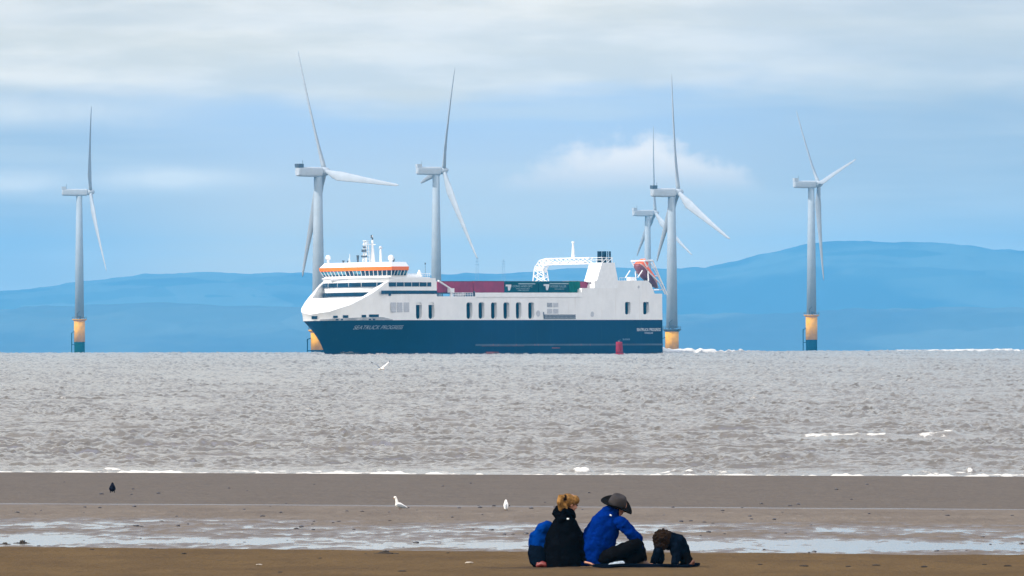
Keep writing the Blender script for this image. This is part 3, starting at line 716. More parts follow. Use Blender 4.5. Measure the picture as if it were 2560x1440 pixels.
# white top strake of the block and its rails
prism(plan(48.9, 4.5, 12.3, XA + 2.6), 21.4, 21.75, 0.05, 0.05).build('upper_deck', M_WH2, ship)
mg = MB().box((53.0, -2.6, (zs(700.5) + zs(696)) / 2), (0.5, 6.5, 0.5)); mg.build('painted_recess_shade', M_LGREY, ship)  # solid grey block, painted to read as the shade of a recess
# bridge
br = plan(48.4, 1.4, 12.9, 41.4)
prism(br, 21.75, zs(690), -0.6, -0.45).build('bridge_base', M_WH, ship)
glz = prism(br, zs(690), zs(677), -0.45, 0.15).build('bridge_glazing', M_GLASS, ship)
mu = MB()
brp = [(x, y) for x, y in br]
z0, z1 = zs(690), zs(677)
frame = []
for i in range(1, len(brp) - 1): frame.append((Vector((brp[i][0] - 0.40, brp[i][1] * 0.97, z0)), Vector((brp[i][0] + 0.22, brp[i][1] * 1.018, z1))))
for k in range(5):
    x = 47.0 - 1.35 * k
    for sgn in (-1, 1): frame.append((Vector((x, sgn * 12.9 * 0.968, z0)), Vector((x, sgn * 12.9 * 1.016, z1))))
for a, c in frame: MB().rod(a, c, 0.11, 5).build('window_mullion', M_WH2, glz)
# paler panes: daylight through the wheelhouse painted in as a teal tone
for i in (1, 2, 3, 4, 5, 6, 7, 10, 11):
    (xa, ya), (xb, yb_) = brp[i], brp[i + 1]
    MB().poly([(xa - 0.37, ya * 0.972, z0 + 0.25), (xb - 0.37, yb_ * 0.972, z0 + 0.25), (xb + 0.19, yb_ * 1.015, z1 - 0.1), (xa + 0.19, ya * 1.015, z1 - 0.1)], [(0, 1, 2, 3)]).build('pale_pane', M_GLASS2, glz)
for xa, xb in ((45.5, 44.4), (43.2, 41.7)):
    MB().poly([(xa, 12.9 * 0.975, z0 + 0.3), (xb, 12.9 * 0.975, z0 + 0.3), (xb, 12.9 * 1.0155, z1 - 0.1), (xa, 12.9 * 1.0155, z1 - 0.1)], [(0, 1, 2, 3)]).build('pale_pane', M_GLASS2, glz)
prism(br, zs(677), zs(668), 0.35, 0.5).build('orange_band', M_ORNG, ship)
prism(br, zs(668), zs(656.5), 0.35, -0.6).build('bridge_roof', M_WH2, ship)
ZR = zs(656.5)
# masts, domes and aerials on the wheelhouse roof
def loc(u, y): return xs(u, y)
mst = MB(); x0 = loc(921, 1.0)
for sx, sy in ((-0.7, -0.7), (0.7, -0.7), (-0.7, 0.7), (0.7, 0.7)): mst.rod((x0 + sx, 1 + sy, ZR), (x0 + sx * 0.5, 1 + sy * 0.5, zs(602)), 0.12)
for k in range(6):
    z0, z1 = ZR + (zs(602) - ZR) * k / 6, ZR + (zs(602) - ZR) * (k + 1) / 6
    mst.rod((x0 - 0.6, 0.4, z0), (x0 + 0.6, 0.4, z1), 0.08); mst.rod((x0 + 0.6, 0.4, z0), (x0 - 0.6, 0.4, z1), 0.08); mst.box((x0, 1, z1), (1.4, 1.4, 0.12))
mast = mst.build('radar_mast', M_WH2, ship)
rd = MB().box((x0 + 0.9, 1, zs(641)), (0.3, 2.0, 0.5)).box((x0 + 0.9, 1, zs(627)), (0.3, 1.6, 0.7)).box((x0 + 0.8, 1, zs(618)), (0.3, 0.9, 0.4)); rd.build('radar_scanner', M_DK, mast)
x1 = loc(937, 2.0); MB().loft([(x1, 2, ZR), (x1, 2, zs(625)), (x1, 2, zs(600))], [0.75, 0.4, 0.25], 10).rod((x1, 2, zs(600)), (x1, 2, zs(589)), 0.1).rod((x1, 0.8, zs(612)), (x1, 3.2, zs(612)), 0.1).build('signal_mast', M_WH2, ship)
MB().box((x1, 1.7, zs(592)), (0.35, 0.35, 0.9)).box((x1 + 0.1, 2.1, zs(597)), (0.3, 0.3, 0.7)).build('mast_lamp', M_DK, ship)
for u, y, vt, r in ((957, 4.0, 619, 0.34), (880, -4.5, 634, 0.09), (878, -3.0, 645, 0.09)): MB().loft([(loc(u, y), y, ZR - 0.1), (loc(u, y), y, zs(vt))], [r, r * 0.7], 8).build('aerial_post', M_WH2, ship)
MB().ball((loc(957, 4.0), 4.0, zs(620)), 0.5).build('lamp_housing', M_LGREY, ship)
for u, y, vt in ((900, -2.0, 638), (864, -6.5, 650), (876, -5, 651), (989, 9.5, 648)): MB().loft([(loc(u, y), y, ZR - 0.1), (loc(u, y), y, zs(vt))], [0.18, 0.4], 8).build('horn', M_DK, ship)
for u, y, v, r in ((826, -11, 643, 0.75), (983, 10.5, 646.5, 0.85)):
    d_ = MB().ball((loc(u, y), y, zs(v)), (r, r, r * 1.05), 16, 10).loft([(loc(u, y), y, ZR - 0.1), (loc(u, y), y, zs(v))], [0.4, 0.35], 10); d_.build('radome', M_WH2, ship, True)
rl = MB()
for k in range(12): x = 41 - k * 0.98; rl.rod((x, 11.5, 21.7), (x, 11.5, 22.7), 0.05, 4)
rl.rod((41, 11.5, 22.7), (30, 11.5, 22.7), 0.05, 4).rod((41, 11.5, 22.2), (30, 11.5, 22.2), 0.05, 4)
rl.build('deck_rail', M_WH2, ship)
MB().box((35, 6, 22.1), (7, 6, 0.9)).loft([(loc(1052, 8), 8, 21.7), (loc(1052, 8), 8, 23.0), (loc(1052, 8), 8, 23.8)], [0.9, 0.5, 0.15], 10).build('deck_house', M_WH2, ship)
MB().rod((loc(1067, 9), 9, 21.6), (loc(1067, 9), 9, zs(660)), 0.06, 4).box((loc(1067, 9), 9, zs(660)), (0.25, 0.25, 0.5)).build('stay_lamp', M_DK, ship)
# funnel with its exhausts
fz = [(-40.9, zs(721)), (xs(1509), zs(657)), (xs(1541), zs(657)), (xs(1549), zs(703)), (xs(1549), zs(721))]
MB().rings([[Vector((x, 7.9, z)) for x, z in fz], [Vector((x, 12.52, z)) for x, z in fz]]).build('funnel', M_WH2, ship)
for u, r, y in ((1503, 0.62, 10.2), (1515, 0.66, 10.2), (1524, 0.17, 10.4), (1529.5, 0.28, 10.2)):
    x = xs(u, y); MB().loft([(x, y, zs(658)), (x, y, zs(628))], [r, r], 14).build('exhaust_pipe', M_EXH, ship, True)
f = MB()
for x in (-44.8, -47, -49.3):
    for y in (8.3, 12.2): f.rod((x, y, zs(657)), (x, y, zs(644)), 0.09, 5)
for z in (zs(650), zs(644)):
    for y in (8.3, 12.2): f.rod((-44.8, y, z), (-49.3, y, z), 0.08, 5)
    for x in (-44.8, -49.3): f.rod((x, 8.3, z), (x, 12.2, z), 0.08, 5)
f.rod((-44.8, 12.2, zs(657)), (-47, 12.2, zs(644)), 0.09, 5); f.rod((-47, 12.2, zs(657)), (-49.3, 12.2, zs(644)), 0.09, 5); f.build('funnel_rail', M_WH2, ship)
# lattice gantry crossing the deck from the funnel to starboard
f = MB(); gx = -45.2
zt, zb = zs(644), zs(659)
path_t = [(7.9, zt), (-8.2, zt), (-10.6, zt - 0.5), (-12.2, zt - 2.2), (-12.6, zs(672)), (-13.2, zs(703))]
path_b = [(7.9, zb), (-7.6, zb), (-8.9, zb - 0.3), (-9.6, zb - 1.4), (-9.3, zs(676)), (-8.8, zs(703))]
for dx in (-0.9, 0.9):
    for path in (path_t, path_b):
        for a, c in zip(path, path[1:]): f.rod((gx + dx, a[0], a[1]), (gx + dx, c[0], c[1]), 0.17, 6)
    def lerp(path, t):
        n = len(path) - 1; i = min(int(t * n), n - 1); k = t * n - i; return (path[i][0] * (1 - k) + path[i + 1][0] * k, path[i][1] * (1 - k) + path[i + 1][1] * k)
    ts_ = [0, 0.04, 0.08, 0.12, 0.16, 0.2, 0.3, 0.4, 0.5, 0.6, 0.7, 0.8, 0.9, 1.0]
    for i in range(len(ts_) - 1):
        a, c = lerp(path_t, ts_[i]), lerp(path_b, ts_[i + 1]); a2, c2 = lerp(path_b, ts_[i]), lerp(path_t, ts_[i + 1])
        f.rod((gx + dx, *a), (gx + dx, *c), 0.11, 5); f.rod((gx + dx, *a2), (gx + dx, *c2), 0.11, 5)
for t in ts_:
    for path in (path_t, path_b): a = lerp(path, t); f.rod((gx - 0.9, *a), (gx + 0.9, *a), 0.1, 5)
f.box((gx, -1.5, (zt + zb) / 2 - 0.3), (1.3, 14, 0.5))
f.build('lattice_gantry', M_WH2, ship)
y = (1437 - 1172 + gx * cT * PX) / (sT * PX); MB().loft([(gx, y, zt), (gx, y, zs(612)), (gx, y, zs(603))], [0.55, 0.28, 0.12], 8).box((gx, y, zs(604)), (0.5, 0.7, 0.5)).build('aft_mast', M_WH2, ship)
# forward deck crane, rails and clutter by the first trailer
f = MB(); f.rod((xs(1131, 11.6), 11.6, ZW), (xs(1130, 11.6), 11.6, zs(724)), 0.42, 8).rod((xs(1131, 11.6), 11.6, zs(724)), (xs(1099, 11.6), 11.6, zs(703)), 0.26, 8).box((xs(1130, 11.6), 11.6, zs(727)), (1.6, 1.2, 1.2))
f.build('deck_crane', M_WH2, ship)
f = MB()
for u in range(1136, 1188, 6): f.rod((xs(u, 12.2), 12.2, ZW), (xs(u, 12.2), 12.2, ZW + 1.0), 0.07, 5)
f.rod((xs(1136, 12.2), 12.2, ZW + 1), (xs(1184, 12.2), 12.2, ZW + 1), 0.07, 5).rod((xs(1136, 12.2), 12.2, ZW + 0.5), (xs(1184, 12.2), 12.2, ZW + 0.5), 0.06, 5)
f.build('deck_rail', M_WH2, ship)
f = MB().box((xs(1150, 11.4), 11.4, ZW + 0.45), (3.2, 1.0, 0.7)).ball((xs(1160, 11.6), 11.6, ZW + 0.6), 0.55); f.build('winch', M_LGREY, ship)
f = MB().box((xs(1177, 11.4), 11.4, ZW + 0.45), (2.8, 0.9, 0.9)); f.build('deck_locker', mat('blue_locker_paint', (0.03, 0.10, 0.2), 0.5), ship)
MB().loft([(xs(1188, 12), 12, ZW), (xs(1188, 12), 12, ZW + 1.3), (xs(1188, 12), 12, ZW + 1.5)], [0.3, 0.28, 0.2], 8).build('deck_post', M_DK, ship)  # small dark post standing on the deck
# stern davit frame that holds the free-fall lifeboat
f = MB()
for y in (7.4, 12.0):
    f.rod((xs(1624, 10), y, zs(651)), (xs(1660, 10), y, zs(738)), 0.2, 6); f.rod((xs(1602, 10), y, zs(652)), (xs(1610, 10), y, zs(668)), 0.16, 6)
    f.rod((xs(1602, 10), y, zs(652)), (xs(1624, 10), y, zs(651)), 0.3, 6); f.rod((xs(1612, 10), y, zs(678)), (xs(1613, 10), y, zs(703)), 0.2, 6)
    f.rod((xs(1598, 10), y, zs(676)), (xs(1586, 10), y, zs(694)), 0.16, 6); f.rod((xs(1612, 10), y, zs(679)), (xs(1640, 10), y, zs(706)), 0.18, 6); f.rod((xs(1640, 10), y, zs(706)), (xs(1655, 10), y, zs(736)), 0.18, 6)
    f.rod((xs(1620, 10), y, zs(658)), (xs(1648, 10), y, zs(712)), 0.13, 6)
for u, v in ((1602, 652), (1624, 651), (1640, 690), (1655, 725)): f.rod((xs(u, 10), 7.4, zs(v)), (xs(u, 10), 12.0, zs(v)), 0.16, 6)
f.build('lifeboat_davit', M_WH2, ship)
f = MB()
for u in range(1553, 1600, 6): f.rod((xs(u, 12.2), 12.2, zs(703)), (xs(u, 12.2), 12.2, zs(695)), 0.06, 4)
f.rod((xs(1553, 12.2), 12.2, zs(695)), (xs(1597, 12.2), 12.2, zs(695)), 0.06, 4).box((xs(1582, 9), 9, zs(698)), (2.2, 1.2, 1.2)); f.build('deck_rail', M_WH2, ship)

def text_mesh(body, size, align='LEFT', shear=0.0):
    cu = bpy.data.curves.new('txt', 'FONT'); cu.body = body; cu.size = size; cu.align_x = align; cu.shear = shear; cu.fill_mode = 'FRONT'; cu.offset = 0.0
    t = bpy.data.objects.new('tmp', cu); C.objects.link(t)
    dg = bpy.context.evaluated_depsgraph_get(); dg.update()
    me = bpy.data.meshes.new_from_object(t.evaluated_get(dg)); bpy.data.objects.remove(t); bpy.data.curves.remove(cu); me.materials.clear()
    return me
M_LET = mat('white_lettering', (0.55, 0.60, 0.64), 0.6, var=0.1, scale=1)
# name on the bow, laid on the flare
me = text_mesh('SEATRUCK PROGRESS', 1.0, shear=0.25)
co = np.array([v.co[:] for v in me.vertices]); wtxt = co[:, 0].max()
zc = zs(823); th_ = 1.15
tab = []
for i in range(400):
    p = i / 399; x, y = hull_pt(p, (zc + 0.5) / ZB); tab.append((x, y, 1172 - x * cT * PX + y * sT * PX))
tab = np.array(tab); u_ = tab[:, 2]; order = np.argsort(u_)
arc = np.concatenate([[0], np.cumsum(np.hypot(np.diff(tab[:, 0]), np.diff(tab[:, 1])))])
a0 = np.interp(888, u_[order], arc[order]); a1 = np.interp(1010, u_[order], arc[order])
for v, c in zip(me.vertices, co):
    s = a0 + (a1 - a0) * c[0] / wtxt; z = zc + c[1] * th_ / 0.75
    p = np.interp(s, arc, np.linspace(0, 1, 400)); x, y = hull_pt(p, z / ZB)
    x2, y2 = hull_pt(min(p + 0.01, 1), z / ZB); nr = Vector((-(y2 - y), x2 - x, 0)); nr.normalize()
    v.co = Vector((x, y, z)) + nr * 0.07
link('ship_name', me, M_LET, ship)
def flat_text(body, ua, uc, vb, hpx, name, mtl, parent, yy=12.54, dx=0.0):
    me = text_mesh(body, 1.0); co = np.array([v.co[:] for v in me.vertices]); wt = co[:, 0].max(); ht = co[:, 1].max()
    for v, c in zip(me.vertices, co):
        u = ua + (uc - ua) * c[0] / wt; v.co = Vector((xs(u, yy), yy, zs(vb) + c[1] / ht * hpx / PX))
    return link(name, me, mtl, parent)
flat_text('SEATRUCK PROGRESS', 1595, 1656, 829, 7, 'ship_name', mat('bright_lettering', (0.8, 0.82, 0.82), 0.6, var=0.05), ship)
flat_text('DOUGLAS', 1615, 1636, 836, 4.5, 'home_port', M_LET, ship)
flat_text('- 500', 1550, 1577, 852, 4, 'draught_mark', mat('faded_lettering', (0.2, 0.3, 0.38), 0.7), ship)

# trailers stowed on the weather deck: each a thing of its own
M_RED = mat('dark_red_trailer_paint', (0.30, 0.022, 0.06), 0.7, spec=0.15, var=0.2, scale=0.25)
M_GRN = mat('dark_green_trailer_curtain', (0.002, 0.050, 0.055), 0.7, spec=0.1, var=0.25, scale=0.3)
M_GR2 = mat('bright_green_box_paint', (0.001, 0.11, 0.06), 0.7, spec=0.1, var=0.2, scale=0.5)
M_TYRE = mat('tyre_rubber', (0.015, 0.015, 0.016), 0.9)
M_PALE = mat('pale_trailer_lettering', (0.30, 0.40, 0.42), 0.7, var=0.15)
SM = Matrix.Translation(ship.location) @ ship.rotation_euler.to_matrix().to_4x4()
def trailer(ua, uc, vt, label, m, top=None, yface=10.3, kind='trailer', logo=None, line=None):
    x1, x0 = xs(ua, yface), xs(uc, yface); ztop = zs(vt); zd = ZW
    e = thing('trailer' if kind == 'trailer' else 'cargo_container', SM @ Vector(((x0 + x1) / 2, yface - 1.3, zd)), label, kind, 'cargo units stowed on the ship deck')
    e.rotation_euler = ship.rotation_euler
    L = x1 - x0; zf = 1.15 if kind == 'trailer' else 0.1; H_ = ztop - zd
    bd = MB().box((0, 0, (H_ + zf) / 2), (L, 2.6, H_ - zf)); nr = max(3, int(L / 1.2))
    for i in range(nr + 1): bd.box((-L / 2 + i * L / nr, 0, (H_ + zf) / 2), (0.07, 2.66, H_ - zf - 0.1))
    bd.build('box_body', m, e)
    MB().box((0, 0, H_ + 0.06), (L + 0.06, 2.68, 0.12)).build('roof_rail', top or M_DK, e)
    if kind == 'trailer':
        MB().box((0, 0, zf - 0.18), (L * 0.96, 1.1, 0.3)).build('chassis', M_DK, e)
        for i in range(3):
            for sy in (-1, 1):
                c = Vector((-L / 2 + 2.2 + 1.3 * i, sy * 1.05, 0.5)); MB().loft([c - Vector((0, 0.18, 0)), c + Vector((0, 0.18, 0))], [0.5, 0.5], 16).build('wheel', M_TYRE, e)
        for sy in (-1, 1): MB().box((L / 2 - 2.6, sy * 0.8, 0.5), (0.18, 0.18, 1.0)).build('landing_leg', M_DK, e)
    def lx_(u): return xs(u, yface) - (x0 + x1) / 2
    if line: MB().box(((lx_(line[0]) + lx_(line[1])) / 2, 1.35, zs(line[2]) - zd), (abs(lx_(line[0]) - lx_(line[1])), 0.04, 0.28)).build('pale_stripe', M_PALE, e)
    if logo:
        lu, lw, lt, lb, rows = logo
        f = MB(); zt_, zb_ = zs(lt) - zd, zs(lb) - zd; xa, xb = lx_(lu), lx_(lu + lw)
        f.poly([(xa, 1.355, zt_), (xb, 1.355, zt_), (xb, 1.355, zt_ - 0.5), (xa, 1.355, zt_ - 0.5)], [(0, 1, 2, 3)])
        mx = xa + (xb - xa) * 0.35; f.poly([(mx, 1.355, zt_ - 0.5), (xb, 1.355, zt_ - 0.5), (mx + (xb - mx) * 0.6, 1.355, zb_), (mx + (xb - xa) * 0.08, 1.355, zb_)], [(0, 1, 2, 3)])
        f.build('letter_mark', mat('white_letter_mark', (0.62, 0.62, 0.64), 0.6), e)
        for body, ta, tc_, vb, hp in rows:
            me = text_mesh(body, 1.0); co = np.array([v.co[:] for v in me.vertices]); wt = co[:, 0].max(); ht = co[:, 1].max()
            for v, c in zip(me.vertices, co): v.co = Vector((lx_(ta + (tc_ - ta) * c[0] / wt), 1.36, zs(vb) - zd + c[1] / ht * hp / PX))
            link('lettering', me, M_PALE, e)
    return e
trailer(1097, 1184, 704.5, 'dark red trailer nearest the bridge, behind the white deck crane', M_RED)
trailer(1187.5, 1262, 704, 'dark red trailer between the other red one and the green trailers', M_RED)
trailer(1264.5, 1347, 704.5, 'dark green trailer with pale lettering directly beside a red trailer', M_GRN, logo=(1266, 14, 712, 727, [('CONG AND DPC', 1283, 1333, 718.5, 5), ('FINE FOOD ART', 1292, 1326, 724, 3.2), ('SPECIALIST', 1296, 1324, 728, 2.6)]), line=(1298, 1340, 710))
trailer(1350, 1424, 704.5, 'dark green trailer with a big white letter mark, nearer the funnel', M_GRN, logo=(1361, 14, 711, 726, [('ROGER FULLER', 1378, 1418, 719, 5.5), ('HAULAGE CO', 1388, 1412, 724.5, 2.8)]), line=(1376, 1424, 709.5))
trailer(1425.5, 1453, 703.5, 'short bright green container beside the white funnel', M_GR2, kind='container', top=M_GREY, logo=None)
trailer(1453, 1478, 704.5, 'dark red container end half hidden by the sloping funnel', M_RED, yface=9.6, kind='container')

# free-fall lifeboat, bow down over the stern
cen = Vector((xs(1622, 9.7), 9.7, zs(688)))
lb = thing('lifeboat', SM @ cen, 'orange enclosed lifeboat tilted nose down on the stern of the ferry', 'lifeboat')
ang = R(38)
lb.matrix_world = SM @ Matrix.Translation(cen) @ Matrix.Rotation(math.pi, 4, 'Z') @ Matrix.Rotation(ang, 4, 'Y') @ Matrix.Scale(1.22, 4)
def boat_sec(x, w, zl, zh, n=16):
    pts = []
    for k in range(n):
        a = math.pi + math.pi * k / (n - 1); pts.append(Vector((x, w * math.cos(a), -abs(math.sin(a)) ** 0.8 * (0 - zl))))
    return pts
st = [(-4.3, 0.95, -0.7), (-3.6, 1.3, -1.05), (-1.5, 1.45, -1.2), (1.0, 1.4, -1.15), (3.0, 1.05, -0.9), (4.4, 0.45, -0.45), (4.9, 0.08, -0.1)]
MB().rings([boat_sec(x, w, z, 0) for x, w, z in st]).build('boat_hull', mat('lifeboat_red_hull', (0.17, 0.03, 0.035), 0.5, var=0.15), lb, True)
M_LBO = mat('lifeboat_orange', (0.9, 0.15, 0.03), 0.6, var=0.1)
def can_sec(x, w, hh, n=16): return [Vector((x, w * math.cos(math.pi * k / (n - 1)), 0.02 + hh * abs(math.sin(math.pi * k / (n - 1))) ** 0.7)) for k in range(n)]
MB().rings([can_sec(-4.2, 0.95, 0.8), can_sec(-3.5, 1.3, 1.55), can_sec(-1.5, 1.45, 1.6), can_sec(1.0, 1.4, 1.4), can_sec(3.0, 1.05, 1.0), can_sec(4.4, 0.4, 0.35), can_sec(4.8, 0.1, 0.1)]).build('boat_canopy', M_LBO, lb, True)
MB().box((-2.6, 0, 1.75), (1.6, 1.5, 0.9)).build('conning_tower', M_LBO, lb)
f = MB()
for k in range(len(st) - 1): f.rod((st[k][0], st[k][1] + 0.03, 0), (st[k + 1][0], st[k + 1][1] + 0.03, 0), 0.12, 6); f.rod((st[k][0], -st[k][1] - 0.03, 0), (st[k + 1][0], -st[k + 1][1] - 0.03, 0), 0.12, 6)
f.build('fender_rope', mat('pale_pink_rope', (0.6, 0.48, 0.44), 0.8), lb)

# channel buoy between us and the ship
D = 4250.0; p = at(1549, 889, D)
by = thing('channel_buoy', (p.x, D, sea_z(D)), 'red channel buoy in front of the navy hull near the stern', 'buoy')
M_BUOY = mat('red_buoy_paint', (0.24, 0.006, 0.02), 0.7, spec=0.1, var=0.2, scale=1)
MB().loft([(0, 0, -0.6), (0, 0, 0.25), (0, 0, 0.55)], [1.25, 1.3, 1.0], 20, (0, 1, 0)).build('float', M_BUOY, by, True)
MB().loft([(0, 0, 0.5), (-0.06, 0, 1.2), (-0.1, 0, 2.6), (-0.12, 0, 3.4)], [0.95, 0.88, 0.82, 0.78], 18, (0, 1, 0)).build('can_tower', M_BUOY, by, True)
MB().loft([(-0.12, 0, 3.4), (-0.12, 0, 3.75)], [0.3, 0.22], 10, (0, 1, 0)).build('lamp', M_DK, by)

# ------------------------------------------------------------------ people on the sand
M_SKIN = mat('skin', (0.42, 0.20, 0.13), 0.55, var=0.1, scale=12)
M_SKINR = mat('cold_pink_skin', (0.30, 0.07, 0.05), 0.55, var=0.1, scale=12)
M_BLACK = mat('black_jacket_cloth', (0.0025, 0.003, 0.0045), 0.9, var=0.3, scale=6, bump=0.5, bscale=18, spec=0.0)
M_NAVYJ = mat('navy_jacket_cloth', (0.003, 0.006, 0.013), 0.9, var=0.4, scale=6, bump=0.5, bscale=18, spec=0.0)
M_BLUE = mat('royal_blue_jacket_cloth', (0.001, 0.016, 0.135), 0.8, var=0.22, scale=5, bump=0.5, bscale=14, spec=0.0)
M_BLU2 = mat('child_blue_jacket_cloth', (0.001, 0.026, 0.16), 0.8, var=0.2, scale=6, bump=0.5, bscale=16, spec=0.0)
M_TROU = mat('black_trouser_cloth', (0.003, 0.003, 0.004), 0.9, var=0.3, scale=6, bump=0.4, bscale=20, spec=0.02)
M_BLOND = mat('blonde_hair', (0.235, 0.120, 0.034), 0.75, spec=0.1, var=0.65, scale=16, bump=0.6, bscale=60)
M_BROWN = mat('dark_brown_hair', (0.014, 0.007, 0.0035), 0.8, spec=0.08, var=0.5, scale=14, bump=0.6, bscale=60)
M_FELT = mat('grey_felt_hat', (0.040, 0.036, 0.037), 0.95, spec=0.05, var=0.15, scale=10, bump=0.3)
M_FELT2 = mat('dark_brim_felt', (0.005, 0.005, 0.005), 0.95, spec=0.05, var=0.2, scale=10, bump=0.3)
M_SHOE = mat('white_trainer', (0.30, 0.36, 0.42), 0.7, var=0.8, scale=22)
M_SHOE2 = mat('dark_boot', (0.03, 0.028, 0.026), 0.7)
M_BOOT = mat('tan_boot', (0.17, 0.11, 0.07), 0.8, var=0.2, scale=12)
M_LOGO = mat('white_jacket_badge', (0.75, 0.78, 0.80), 0.6)
M_EYE = mat('dark_eye', (0.02, 0.015, 0.012), 0.3)
PM = 214.0 * K
def person(ub, label):
    w_ = at(ub, 1418, 214.0); z = beach_at(w_.x, 214.0)
    e = thing('person', (w_.x, 214.0, z), label, 'person')
    return e, (lambda u, v, y=0.0: Vector(((u - ub) * PM, y, (1418 - v) * PM)))
def hand(mb, wrist, d, side, palmn, s=1.0):
    """palm, four bent fingers of different length and a thumb; d points to the fingertips, side to the thumb"""
    d = Vector(d).normalized(); side = Vector(side); side = (side - d * side.dot(d)).normalized(); n = Vector(palmn).normalized()
    w_ = Vector(wrist)
    mb.loft([w_ - d * 0.02 * s, w_ + d * 0.02 * s, w_ + d * 0.085 * s], [(0.026 * s, 0.02 * s), (0.036 * s, 0.016 * s), (0.040 * s, 0.014 * s)], 10, n)
    for i, (o, L) in enumerate(((0.028, 0.070), (0.010, 0.080), (-0.010, 0.074), (-0.028, 0.058))):
        b0 = w_ + d * 0.08 * s + side * o * s
        mb.loft([b0, b0 + d * L * 0.5 * s - n * 0.006 * s, b0 + d * L * 0.95 * s - n * 0.028 * s], [0.0095 * s, 0.009 * s, 0.007 * s], 8, n, roundcap=1.0)
    t0 = w_ + d * 0.025 * s + side * 0.034 * s
    mb.loft([t0, t0 + d * 0.03 * s + side * 0.025 * s, t0 + d * 0.058 * s + side * 0.032 * s - n * 0.01 * s], [0.012 * s, 0.011 * s, 0.008 * s], 8, n, roundcap=1.0)
def head(mb, c, face, up, s=1.0):
    """skull, jaw, nose, lips, ears; face and up give its pose"""
    f_ = Vector(face).normalized(); u_ = Vector(up); u_ = (u_ - f_ * u_.dot(f_)).normalized(); r_ = f_.cross(u_)
    c = Vector(c); mm = Matrix((r_, f_, u_)).transposed()
    mb.ball(c + u_ * 0.02 * s, (0.076 * s, 0.096 * s, 0.095 * s), 18, 12, mm)
    mb.loft([c + f_ * 0.03 * s, c + f_ * 0.052 * s - u_ * 0.06 * s, c + f_ * 0.066 * s - u_ * 0.105 * s], [(0.066 * s, 0.062 * s), (0.05 * s, 0.046 * s), (0.024 * s, 0.022 * s)], 12, f_, roundcap=0.8)
    mb.loft([c + f_ * 0.09 * s + u_ * 0.012 * s, c + f_ * 0.110 * s - u_ * 0.022 * s, c + f_ * 0.09 * s - u_ * 0.034 * s], [0.008 * s, 0.014 * s, 0.011 * s], 8, r_, roundcap=0.8)
    mb.ball(c + f_ * 0.088 * s - u_ * 0.062 * s, (0.024 * s, 0.012 * s, 0.01 * s), 10, 6, mm)
    for sx in (-1, 1):
        mb.ball(c + r_ * sx * 0.078 * s - u_ * 0.012 * s - f_ * 0.004 * s, (0.012 * s, 0.02 * s, 0.032 * s), 10, 8, mm)
        mb.ball(c + r_ * sx * 0.034 * s + f_ * 0.078 * s - u_ * 0.028 * s, (0.022 * s, 0.02 * s, 0.02 * s), 10, 6, mm)
    return c, f_, u_, r_
def eyes(h_, parent, s=1.0):
    c, f_, u_, r_ = h_; mb = MB()
    for sx in (-1, 1): mb.ball(c + r_ * sx * 0.032 * s + f_ * 0.090 * s + u_ * 0.004 * s, 0.010 * s, 8, 6)
    mb.build('eyes', M_EYE, parent, True)

# woman in black, seen from behind, head turned to the right
e, p = person(1410, 'woman in a black jacket with blonde tied-up hair sitting on the sand')
jk = MB()
jk.loft([p(1409, 1419), p(1409, 1395), p(1410, 1365, 0.0), p(1412, 1335, 0.02), p(1413, 1312, 0.03), p(1414, 1299, 0.035), p(1416, 1286, 0.04)], [(0.212, 0.17), (0.222, 0.175), (0.210, 0.16), (0.198, 0.14), (0.178, 0.125), (0.142, 0.105), (0.082, 0.08)], 20, (0, 1, 0))
jk.loft([p(1387, 1318, 0.03), p(1374, 1345, 0.04), p(1370, 1378, 0.1)], [0.058, 0.058, 0.052], 12, (0, 1, 0), roundcap=0.8)
jk.loft([p(1436, 1315, 0.03), p(1449, 1338, 0.02), p(1456, 1365, -0.02), p(1463, 1398, -0.06)], [0.058, 0.058, 0.054, 0.044], 12, (0, 1, 0), roundcap=0.6)
jk.loft([p(1388, 1278, 0.0), p(1393, 1271, -0.03), p(1412, 1274, -0.06), p(1430, 1282, -0.03), p(1436, 1290, 0.02)], [0.035, 0.05, 0.056, 0.046, 0.03], 12, (0, 1, 0), roundcap=0.8)
jk.loft([p(1397, 1276, -0.035), p(1407, 1298, -0.075)], [(0.09, 0.05), (0.07, 0.03)], 12, (0, 1, 0), roundcap=0.5)
jk.fuse('jacket', M_BLACK, e, 0.009, 3, 0.034, 0.075)
bd = MB(); bd.loft([p(1411, 1330, 0.03), p(1414, 1300, 0.04), p(1419, 1276, 0.04), p(1424, 1262, 0.03)], [(0.12, 0.1), (0.1, 0.09), (0.052, 0.052), (0.05, 0.05)], 12, (0, 1, 0))
hd = head(bd, p(1425, 1256, 0.02), (0.86, 0.40, -0.34), (0.3, 0.05, 1), 0.98)
hand(bd, p(1465, 1404, -0.08), (0.9, -0.4, -0.22), (0.3, 0.9, 0), (0, 0.1, 1))
bd.fuse('body', M_SKIN, e, 0.006, 2)
eyes(hd, e)
hr = MB(); mm = Matrix.Rotation(R(20), 3, 'Y')
hr.ball(p(1421, 1249.5, 0.015), (0.104, 0.106, 0.088), 18, 12, mm); hr.ball(p(1437, 1249, 0.03), (0.062, 0.088, 0.064), 14, 9, mm)
hr.loft([p(1411, 1240, -0.06), p(1403, 1240, -0.085), p(1400, 1254, -0.095), p(1402, 1272, -0.085)], [0.03, 0.042, 0.044, 0.026], 12, (0, 1, 0), roundcap=0.9)
hr.loft([p(1408, 1262, -0.05), p(1414, 1272, -0.06)], [0.05, 0.04], 10, (0, 1, 0), roundcap=0.6)
hr.fuse('hair', M_BLOND, e, 0.006, 5, 0.006, 0.02)
